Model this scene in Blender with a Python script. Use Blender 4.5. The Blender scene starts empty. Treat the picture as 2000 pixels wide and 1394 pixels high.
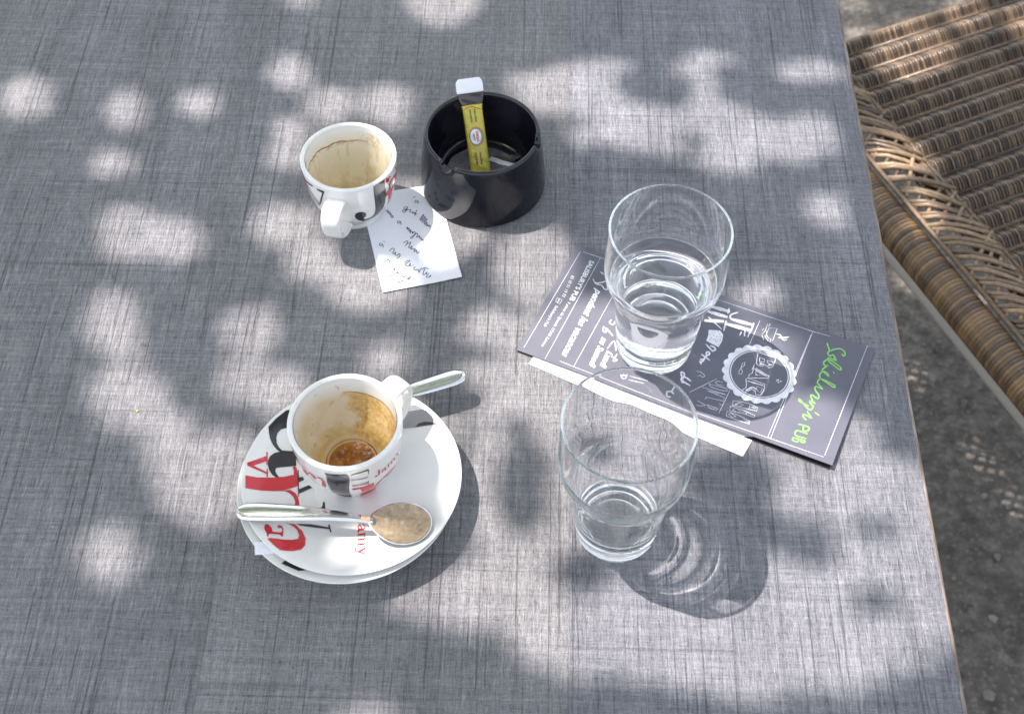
import bpy, bmesh, math, random, json
import numpy as np
from mathutils import Vector, Matrix, Euler
from mathutils.geometry import delaunay_2d_cdt

scn = bpy.context.scene
COL = scn.collection
R = math.radians
random.seed(7)

# ------------------------------------------------------------------ camera
cam_data = bpy.data.cameras.new('camera')
cam = bpy.data.objects.new('camera', cam_data)
COL.objects.link(cam)
cam_data.sensor_fit = 'HORIZONTAL'
cam_data.sensor_width = 36.0
cam_data.lens = 2611.0 / 2000.0 * 36.0
cam_data.shift_x = -0.00075
cam_data.shift_y = -0.01675
cam_data.clip_start = 0.02
cam_data.clip_end = 500.0
cam_data.dof.use_dof = True
cam_data.dof.focus_distance = 0.86
cam_data.dof.aperture_fstop = 14.0
pitch, roll = R(53.66), R(0.34)
fw = Vector((0, math.cos(pitch), -math.sin(pitch)))
up0 = Vector((0, math.sin(pitch), math.cos(pitch)))
rt0 = Vector((1, 0, 0))
rt = math.cos(roll) * rt0 + math.sin(roll) * up0
up = -math.sin(roll) * rt0 + math.cos(roll) * up0
mw = Matrix((rt, up, -fw)).transposed().to_4x4()
mw.translation = Vector((0, 0, 0.702))
cam.matrix_world = mw
scn.camera = cam

# ------------------------------------------------------------------ sky, sun, exposure
SUN_EL, SUN_AZ = R(64.0), R(158.0)          # azimuth of the sun, measured from +x
SH = Vector((math.cos(R(-22.0)), math.sin(R(-22.0)))) / math.tan(SUN_EL)   # shadow shift per metre of height
world = bpy.data.worlds.new('World')
scn.world = world
world.use_nodes = True
wn, wl = world.node_tree.nodes, world.node_tree.links
bg = wn['Background']
sky = wn.new('ShaderNodeTexSky')
sky.sky_type = 'NISHITA'
sky.sun_disc = False
sky.sun_elevation = SUN_EL
sky.sun_rotation = math.pi / 2 - SUN_AZ
sky.air_density = 1.0
sky.dust_density = 2.5
sky.ozone_density = 1.0
hs = wn.new('ShaderNodeHueSaturation')      # thin bright haze: a paler sky than the clear-air model gives
hs.inputs['Saturation'].default_value = 0.44
wl.new(sky.outputs[0], hs.inputs['Color'])
wl.new(hs.outputs[0], bg.inputs[0])
bg.inputs[1].default_value = 0.15
sun_d = bpy.data.lights.new('sun', 'SUN')
sun_d.energy = 3.75
sun_d.angle = R(0.53)
sun_d.color = (1.0, 0.915, 0.87)
sun = bpy.data.objects.new('sun', sun_d)
COL.objects.link(sun)
sdir = Vector((math.cos(SUN_AZ) * math.cos(SUN_EL), math.sin(SUN_AZ) * math.cos(SUN_EL), math.sin(SUN_EL)))
sun.rotation_euler = sdir.to_track_quat('Z', 'Y').to_euler()
sun.location = sdir * 6
try:
    sun_d.cycles.is_caustics_light = True
except Exception:
    pass
scn.view_settings.view_transform = 'Standard'
scn.view_settings.look = 'None'
scn.view_settings.gamma = 1.0
scn.view_settings.exposure = 1.47
scn.cycles.use_denoising = True
scn.cycles.max_bounces = 48
scn.cycles.transmission_bounces = 36
scn.cycles.transparent_max_bounces = 16
scn.cycles.glossy_bounces = 40
scn.cycles.diffuse_bounces = 4
scn.cycles.caustics_refractive = True
scn.cycles.caustics_reflective = False
scn.cycles.sample_clamp_indirect = 6.0

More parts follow.
